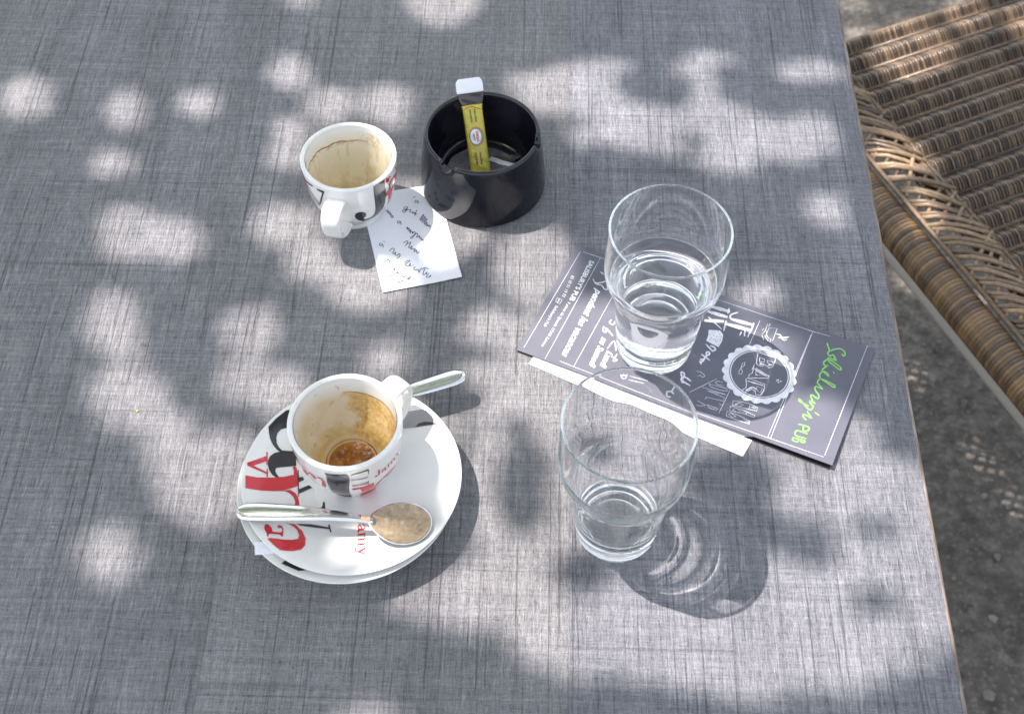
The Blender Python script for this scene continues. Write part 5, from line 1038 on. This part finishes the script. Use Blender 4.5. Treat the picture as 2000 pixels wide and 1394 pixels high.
# bottle-cap medallion
mp = D['medal'][0]
mc = np.array(mp[0]); mr = np.mean([np.hypot(*(np.array(q) - mc)) for q in mp[1:]])
def ringpts(fr, sc=0, ns=21, n=210): return [(mc[0] + mr * fr * (1 + sc * abs(math.sin(ns * math.pi * k / n))) * math.cos(2 * math.pi * k / n), mc[1] + mr * fr * (1 + sc * abs(math.sin(ns * math.pi * k / n))) * math.sin(2 * math.pi * k / n)) for k in range(n)]
def loft(A, B):
    n = len(A); return A + B, [(k, (k + 1) % n, n + (k + 1) % n, n + k) for k in range(n)]
lp('bottle_cap', 'cap', .00012, [loft(ringpts(.925, .075), ringpts(.80))])
lp('cap_ring', 'chalk', .00014, [loft(ringpts(.775), ringpts(.75))])
txt = []
for k, (h, sh_, bo) in {"SALISBURY'S PUB": (3.4, 0, .03), '5 place du Synode 17100 Saintes': (2.0, .25, .004), '05 10 51 19 73': (2.2, .15, .004), "Salisbury's Pub": (2.1, .25, .006), 'pendant les vacances': (5.0, .35, .025), 'au Samedi': (4.4, .35, .03), 'Lundi': (4.4, .35, .03)}.items():
    a, b = D['texts'][k]
    txt.append(text2d(k, a, b, h, sh_, bo))
lp('chalk_lettering', 'chalk', .00014, txt)
ic = D['icon']
lp('square_icon', 'chalk', .00014, [ribbon([ic[0], ic[1], ic[2], ic[3], ic[0]], .4, 1), ribbon([((ic[0][0] + ic[3][0]) / 2, (ic[0][1] + ic[3][1]) / 2), ((ic[1][0] + ic[2][0]) / 2, (ic[1][1] + ic[2][1]) / 2)], .6, 1)])
for l in D['seven']: lp('chalk_numeral', 'chalk', .00014, [ribbon(l, .8, 3)])
lp('chalk_ampersand', 'chalk', .00016, [ribbon(l, 1.1 if i < 3 else .5, 3) for i, l in enumerate(D['amp'])])
# white flyer under it
fl = thing('flyer', 'white printed flyer poking out from under the dark leaflet', 'flyer', (LC[0], LC[1], 0), LA)
u0, u1, u2 = [np.array(q) for q in D['under']]
bk = np.array([u0[0] + 4.0, 35.0]); bk2 = np.array([u2[0] - 3.0, 35.0])
sheet([tuple(u0), tuple(u1), tuple(u2), tuple(bk2), tuple(bk)], lambda x, y: .00075 if y > -44 else .00075 - .0002 * min(1, (-44 - y) / 6), 'sheet', M['paper'], fl, 12, .00012)
a, b = [np.array(q) for q in D['undertext']]
p = Pile().add(text2d('Ne pas jeter sur la voie publique', b, a, 1.0, 0, 0) if False else text2d('ne pas jeter sur la voie publique', a, b, 1.0, 0, 0))
q0 = u0 + (u1 - u0) * .03 + np.array([0, 2.0]); q1 = u0 + (u1 - u0) * .10 + np.array([0, 2.0])
p.build('small_print', M['blackink'], fl, lambda x, y: (x / 1000, y / 1000, .00082))
p = Pile().add(text2d('Salle Jeune', q0, q1, 1.0))
p.build('small_print', M['blackink'], fl, lambda x, y: (x / 1000, y / 1000, .00082))

# ------------------------------------------------------------------ crumbs
for i, (x, y, s, lab) in enumerate(CRUMBS):
    rr = random.Random(i)
    bm = bmesh.new(); bmesh.ops.create_icosphere(bm, subdivisions=1, radius=s)
    for v in bm.verts: v.co *= rr.uniform(.7, 1.25); v.co.z *= .6
    me = bpy.data.meshes.new('crumb'); bm.to_mesh(me); bm.free()
    o = link_obj('crumb', me, M['crumb']); o.location = (x, y, s * .45)
    tag(o, lab, 'crumb', 'crumbs on the table')

# ------------------------------------------------------------------ wicker chair
CD = Vector((.418, -.908, 0)).normalized()      # along the front rail, towards the viewer
CN = Vector((.908, .418, 0)).normalized()       # from the rail into the seat
ch = thing('wicker_chair', 'brown woven wicker chair standing at the right side of the table', 'chair', (.385 + CD.x * .06, .905 + CD.y * .06, -.74), math.atan2(CD.y, CD.x))
# local frame: x along the front rail, y into the seat, z up from the ground
HW, SD, SZ = .285, .44, .445
WLn = .0275
def strand_mesh(L, amp, wl, rad, ph=0.0, per=8):
    n = int(L / wl * per)
    return tube([(-L / 2 + L * i / n, 0, amp * math.cos(2 * math.pi * i / per + ph)) for i in range(n + 1)], rad, 5)
def share(name, vf, mat):
    me = bpy.data.meshes.new(name); me.from_pydata([tuple(v) for v in vf[0]], [], vf[1]); me.update()
    me.materials.append(mat); me.polygons.foreach_set('use_smooth', [True] * len(me.polygons))
    return me
def inst(name, me, loc, rot=(0, 0, 0), parent=ch, scale=(1, 1, 1)):
    o = bpy.data.objects.new(name, me); COL.objects.link(o); o.parent = parent
    o.location = loc; o.rotation_euler = rot; o.scale = scale
    return o
seat = inst('seat', share('seat_core', ([(-HW, .05, SZ - .016), (HW, .05, SZ - .016), (HW, SD, SZ - .016), (-HW, SD, SZ - .016), (-HW, .05, SZ - .022), (HW, .05, SZ - .022), (HW, SD, SZ - .022), (-HW, SD, SZ - .022)], [(0, 1, 2, 3), (7, 6, 5, 4), (0, 4, 5, 1), (1, 5, 6, 2), (2, 6, 7, 3), (3, 7, 4, 0)]), M['rattan']), (0, 0, 0))
me_st = share('weaver', strand_mesh(HW * 2, .0042, WLn, .0019), M['rattan'])
rr = random.Random(21)
for i in range(104):
    inst('strand', me_st, (rr.uniform(-.0008, .0008), .052 + i * .00375, SZ - .004 + rr.uniform(-.0004, .0004)), parent=seat)
me_sk = share('stake', tube([(0, .045, 0), (0, SD, 0)], .0028, 6), M['rattan'])
for i in range(int(HW * 2 / WLn)):
    inst('stake', me_sk, (-HW + WLn * (i + .5), 0, SZ - .012 + .0045), parent=seat)
# plaited border between weave and rail
me_b = share('plait', tube([(-.020, .0, -.003), (-.010, .012, .003), (.002, .024, .0045), (.014, .037, .002), (.024, .050, -.004)], .0026, 6), M['rattan_lite'])
me_b2 = share('plait_back', tube([(.020, .0, -.003), (.010, .012, .0005), (-.002, .024, .001), (-.014, .037, .0005), (-.024, .050, -.004)], .0023, 6), M['rattan_lite'])
for i in range(int(HW * 2 / .0185) - 1):
    x = -HW + .0185 * i + .004
    q = lambda a: rr.uniform(-a, a)
    inst('border_strand', me_b, (x + q(.002), .012, SZ + .001 + q(.0008)), (q(.06), q(.05), q(.13)), parent=seat)
    inst('border_strand', me_b, (x + .0052 + q(.001), .0125, SZ + .0012 + q(.0008)), (q(.06), q(.05), q(.13)), parent=seat)
    inst('border_strand', me_b2, (x + .010 + q(.002), .012, SZ + .0005 + q(.0008)), (q(.06), q(.05), q(.13)), parent=seat)
me_l = share('border_rod', tube([(-HW, 0, 0), (HW, 0, 0)], .0026, 6), M['rattan'])
for k, y in enumerate((.010, .055, .060)): inst('border_rod', me_l, (0, y, SZ - .001), parent=seat)
# wrapped rails
rail = inst('front_rail', share('rail_core', tube([(-HW - .01, 0, 0), (HW + .01, 0, 0)], .0165, 12), M['rattan_roll']), (0, -.006, SZ - .020))
def wrap_mesh(rad, r):
    V, F = [], []
    na, nb = 20, 6
    for i in range(na):
        a = 2 * math.pi * i / na
        for k in range(nb):
            b = 2 * math.pi * k / nb
            q = rad + r * .75 * math.cos(b)
            V.append((r * math.sin(b) + .0021 * i / na * 2, q * math.cos(a), q * math.sin(a)))
    for i in range(na):
        for k in range(nb):
            F.append((i * nb + k, ((i + 1) % na) * nb + k, ((i + 1) % na) * nb + (k + 1) % nb, i * nb + (k + 1) % nb))
    return V, F
me_w = share('wrap', wrap_mesh(.0175, .0023), M['rattan_roll'])
for i in range(int((HW * 2 + .016) / .0042)):
    inst('wrap_strand', me_w, (-HW - .008 + i * .0042, 0, 0), parent=rail)
for nm, a, b in (('side_rail', (-HW, 0), (-HW, SD)), ('side_rail', (HW, 0), (HW, SD)), ('back_rail', (-HW, SD), (HW, SD))):
    inst(nm, share(nm, tube([(a[0], a[1], SZ - .02), (b[0], b[1], SZ - .02)], .0165, 10), M['rattan_roll']), (0, 0, 0))
bar = lambda a, b, r: share('bar', tube([a, b], r, 8), M['beige_bar'])
inst('frame_bar', bar((-HW, -.004, SZ - .052), (HW, -.004, SZ - .052), .0105), (0, 0, 0))
for x, y in ((-HW, .10), (HW, .10), (-HW, SD), (HW, SD)):
    inst('leg', bar((x, y, 0), (x, y, SZ - .024 if y < .2 else SZ + .42), .012), (0, 0, 0))
bk_ = inst('backrest', share('backrest', join(*[tube([(-HW, SD + .02 * math.sin(z * 7), SZ + .06 + z), (HW, SD + .02 * math.sin(z * 7), SZ + .06 + z)], .004, 6) for z in [i * .012 for i in range(30)]]), M['rattan']), (0, 0, 0))
bk_['kind'] = 'stuff'

# ------------------------------------------------------------------ shade tree
tree = thing('tree', 'leafy green tree whose branches hang over the table and dapple it with shade', 'tree', (-2.3, 1.9, -.74))
HC = 1.95                                   # height of the low boughs above the table
X0, X1, Y0, Y1, ST = -1.05, 1.25, -.45, 1.75, .0045
nxg, nyg = int((X1 - X0) / ST), int((Y1 - Y0) / ST)
gx = X0 + (np.arange(nxg) + .5) * ST; gy = Y0 + (np.arange(nyg) + .5) * ST
GX, GY = np.meshgrid(gx, gy)                # where a sun ray through the crown would reach the table plane
open_ = np.zeros(GX.shape, bool)
GROW = .0054
for sg, cx, cy, ax0, ay0, bx0, by0 in D['spots']:
    if True:                                # a gap has to be wider than the lit patch by part of the sun's blur
        la, lb = math.hypot(ax0, ay0), math.hypot(bx0, by0)
        gw = GROW if sg > 0 else GROW * .8
        ka, kb = (la + gw) / la, (lb + gw) / lb
        ax0, ay0, bx0, by0 = ax0 * ka, ay0 * ka, bx0 * kb, by0 * kb
    det = ax0 * by0 - ay0 * bx0
    u = ((GX - cx) * by0 - (GY - cy) * bx0) / det; v = (-(GX - cx) * ay0 + (GY - cy) * ax0) / det
    open_[(u * u + v * v) < 1] = sg > 0
# chance gaps further out
rr = np.random.RandomState(5)
for k in range(170):
    cx, cy = rr.uniform(X0, X1), rr.uniform(Y0, Y1)
    if -.33 < cx < .36 and .29 < cy < .80: continue
    s = rr.uniform(.012, .035)
    open_[((GX - cx) / s) ** 2 + ((GY - cy) / (s * rr.uniform(.7, 1.3))) ** 2 < 1] = True
cov = open_.copy()
LV, LF = [], []
base = np.array([(0, 0), (.18, .34), (.45, .5), (.75, .36), (1, 0), (.75, -.36), (.45, -.5), (.18, -.34)])
def leaf_at(cx, cy, L, ang, tilt, roll_, h):
    """leaf mesh round a point of the shadow plane, and its footprint along the sun"""
    e = Euler((roll_, tilt, ang)).to_matrix()
    P3 = [e @ Vector(((x - .5) * L, y * L * .62, -.18 * L * (x - .5) ** 2)) for x, y in base]
    return [(cx + p.x + SH.x * p.z, cy + p.y + SH.y * p.z) for p in P3], [(p.x + cx - SH.x * h, p.y + cy - SH.y * h, p.z + h) for p in P3]
for L, tol, tries in ((.10, .02, 1), (.075, .03, 2), (.052, .03, 2), (.034, .04, 2), (.022, .06, 2), (.013, .10, 1)):
    todo = np.argwhere(~cov)
    rr.shuffle(todo)
    for iy, ix in todo:
        if cov[iy, ix]: continue
        for q in range(tries):
            ang, tilt, rl = rr.uniform(0, 6.283), rr.uniform(-.45, .45), rr.uniform(-.45, .45)
            h = HC + rr.uniform(-.22, .22)
            fp, p3 = leaf_at(gx[ix], gy[iy], L, ang, tilt, rl, h)
            fx = [p[0] for p in fp]; fy = [p[1] for p in fp]
            i0, i1 = max(int((min(fx) - X0) / ST), 0), min(int((max(fx) - X0) / ST) + 1, nxg)
            j0, j1 = max(int((min(fy) - Y0) / ST), 0), min(int((max(fy) - Y0) / ST) + 1, nyg)
            sx_, sy_ = GX[j0:j1, i0:i1], GY[j0:j1, i0:i1]
            ins = np.zeros(sx_.shape, bool)
            for a in range(8):
                xa, ya = fp[a]; xb, yb = fp[(a + 1) % 8]
                if ya != yb:
                    cnd = ((ya > sy_) != (yb > sy_)) & (sx_ < (xb - xa) * (sy_ - ya) / (yb - ya) + xa)
                    ins ^= cnd
            m = ins.sum()
            if m and (ins & open_[j0:j1, i0:i1]).sum() <= tol * m:
                cov[j0:j1, i0:i1] |= ins
                o = len(LV); LV += p3; LF += [(o, o + 1, o + 2, o + 6, o + 7), (o + 2, o + 3, o + 4, o + 5, o + 6)]
                break
# the rest of the crown: higher and towards the trunk, clear of the sun's path to the table
for k in range(9000):
    th, q = rr.uniform(0, 6.283), math.sqrt(rr.uniform(0, 1))
    x, y, z = -2.3 + 1.9 * q * math.cos(th), 1.9 + 1.9 * q * math.sin(th), rr.uniform(1.7, 3.6)
    px, py = x + SH.x * z, y + SH.y * z
    if X0 - .1 < px < X1 + .1 and Y0 - .1 < py < Y1 + .1: continue
    L = rr.uniform(.06, .11)
    e = Euler((rr.uniform(-.9, .9), rr.uniform(-.9, .9), rr.uniform(0, 6.28))).to_matrix()
    o = len(LV); LV += [tuple(e @ Vector(((a - .5) * L, b * L * .62, 0)) + Vector((x, y, z))) for a, b in base]
    LF += [(o, o + 1, o + 2, o + 6, o + 7), (o + 2, o + 3, o + 4, o + 5, o + 6)]
LV = [(x + 2.3, y - 1.9, z + .74) for x, y, z in LV]
print('leaves', len(LF) // 2)
cr = mesh_obj('crown', LV, LF, M['leaf'], tree)
cr['kind'] = 'stuff'
tk = smooth_prof([(0, 0, 0), (.03, -.02, .8), (-.02, .03, 1.7), (.06, 0, 2.6), (.12, .05, 3.4)], 5)
mesh_obj('trunk', *tube(tk, [.16 - .10 * i / (len(tk) - 1) for i in range(len(tk))], 14), M['bark'], tree, True)
for (z0, ex_, ey_, ez_) in ((2.35, .75, -1.9, 2.95), (2.2, .35, .95, 3.0), (2.5, -.9, .5, 3.3), (2.3, -.8, -.9, 3.1), (2.7, .1, -1.1, 3.6)):
    b = smooth_prof([(.04, 0, z0), (ex_ * .35, ey_ * .35, z0 + .25), (ex_ * .7, ey_ * .7, z0 + (ez_ - z0) * .75), (ex_, ey_, ez_)], 5)
    mesh_obj('branch', *tube(b, [.055 - .045 * i / (len(b) - 1) for i in range(len(b))], 8), M['bark'], tree, True)
for o in (tab, leaf, note, low, top, fl):
    for c in o.children:
        try: c.cycles.is_caustics_receiver = True
        except Exception: pass
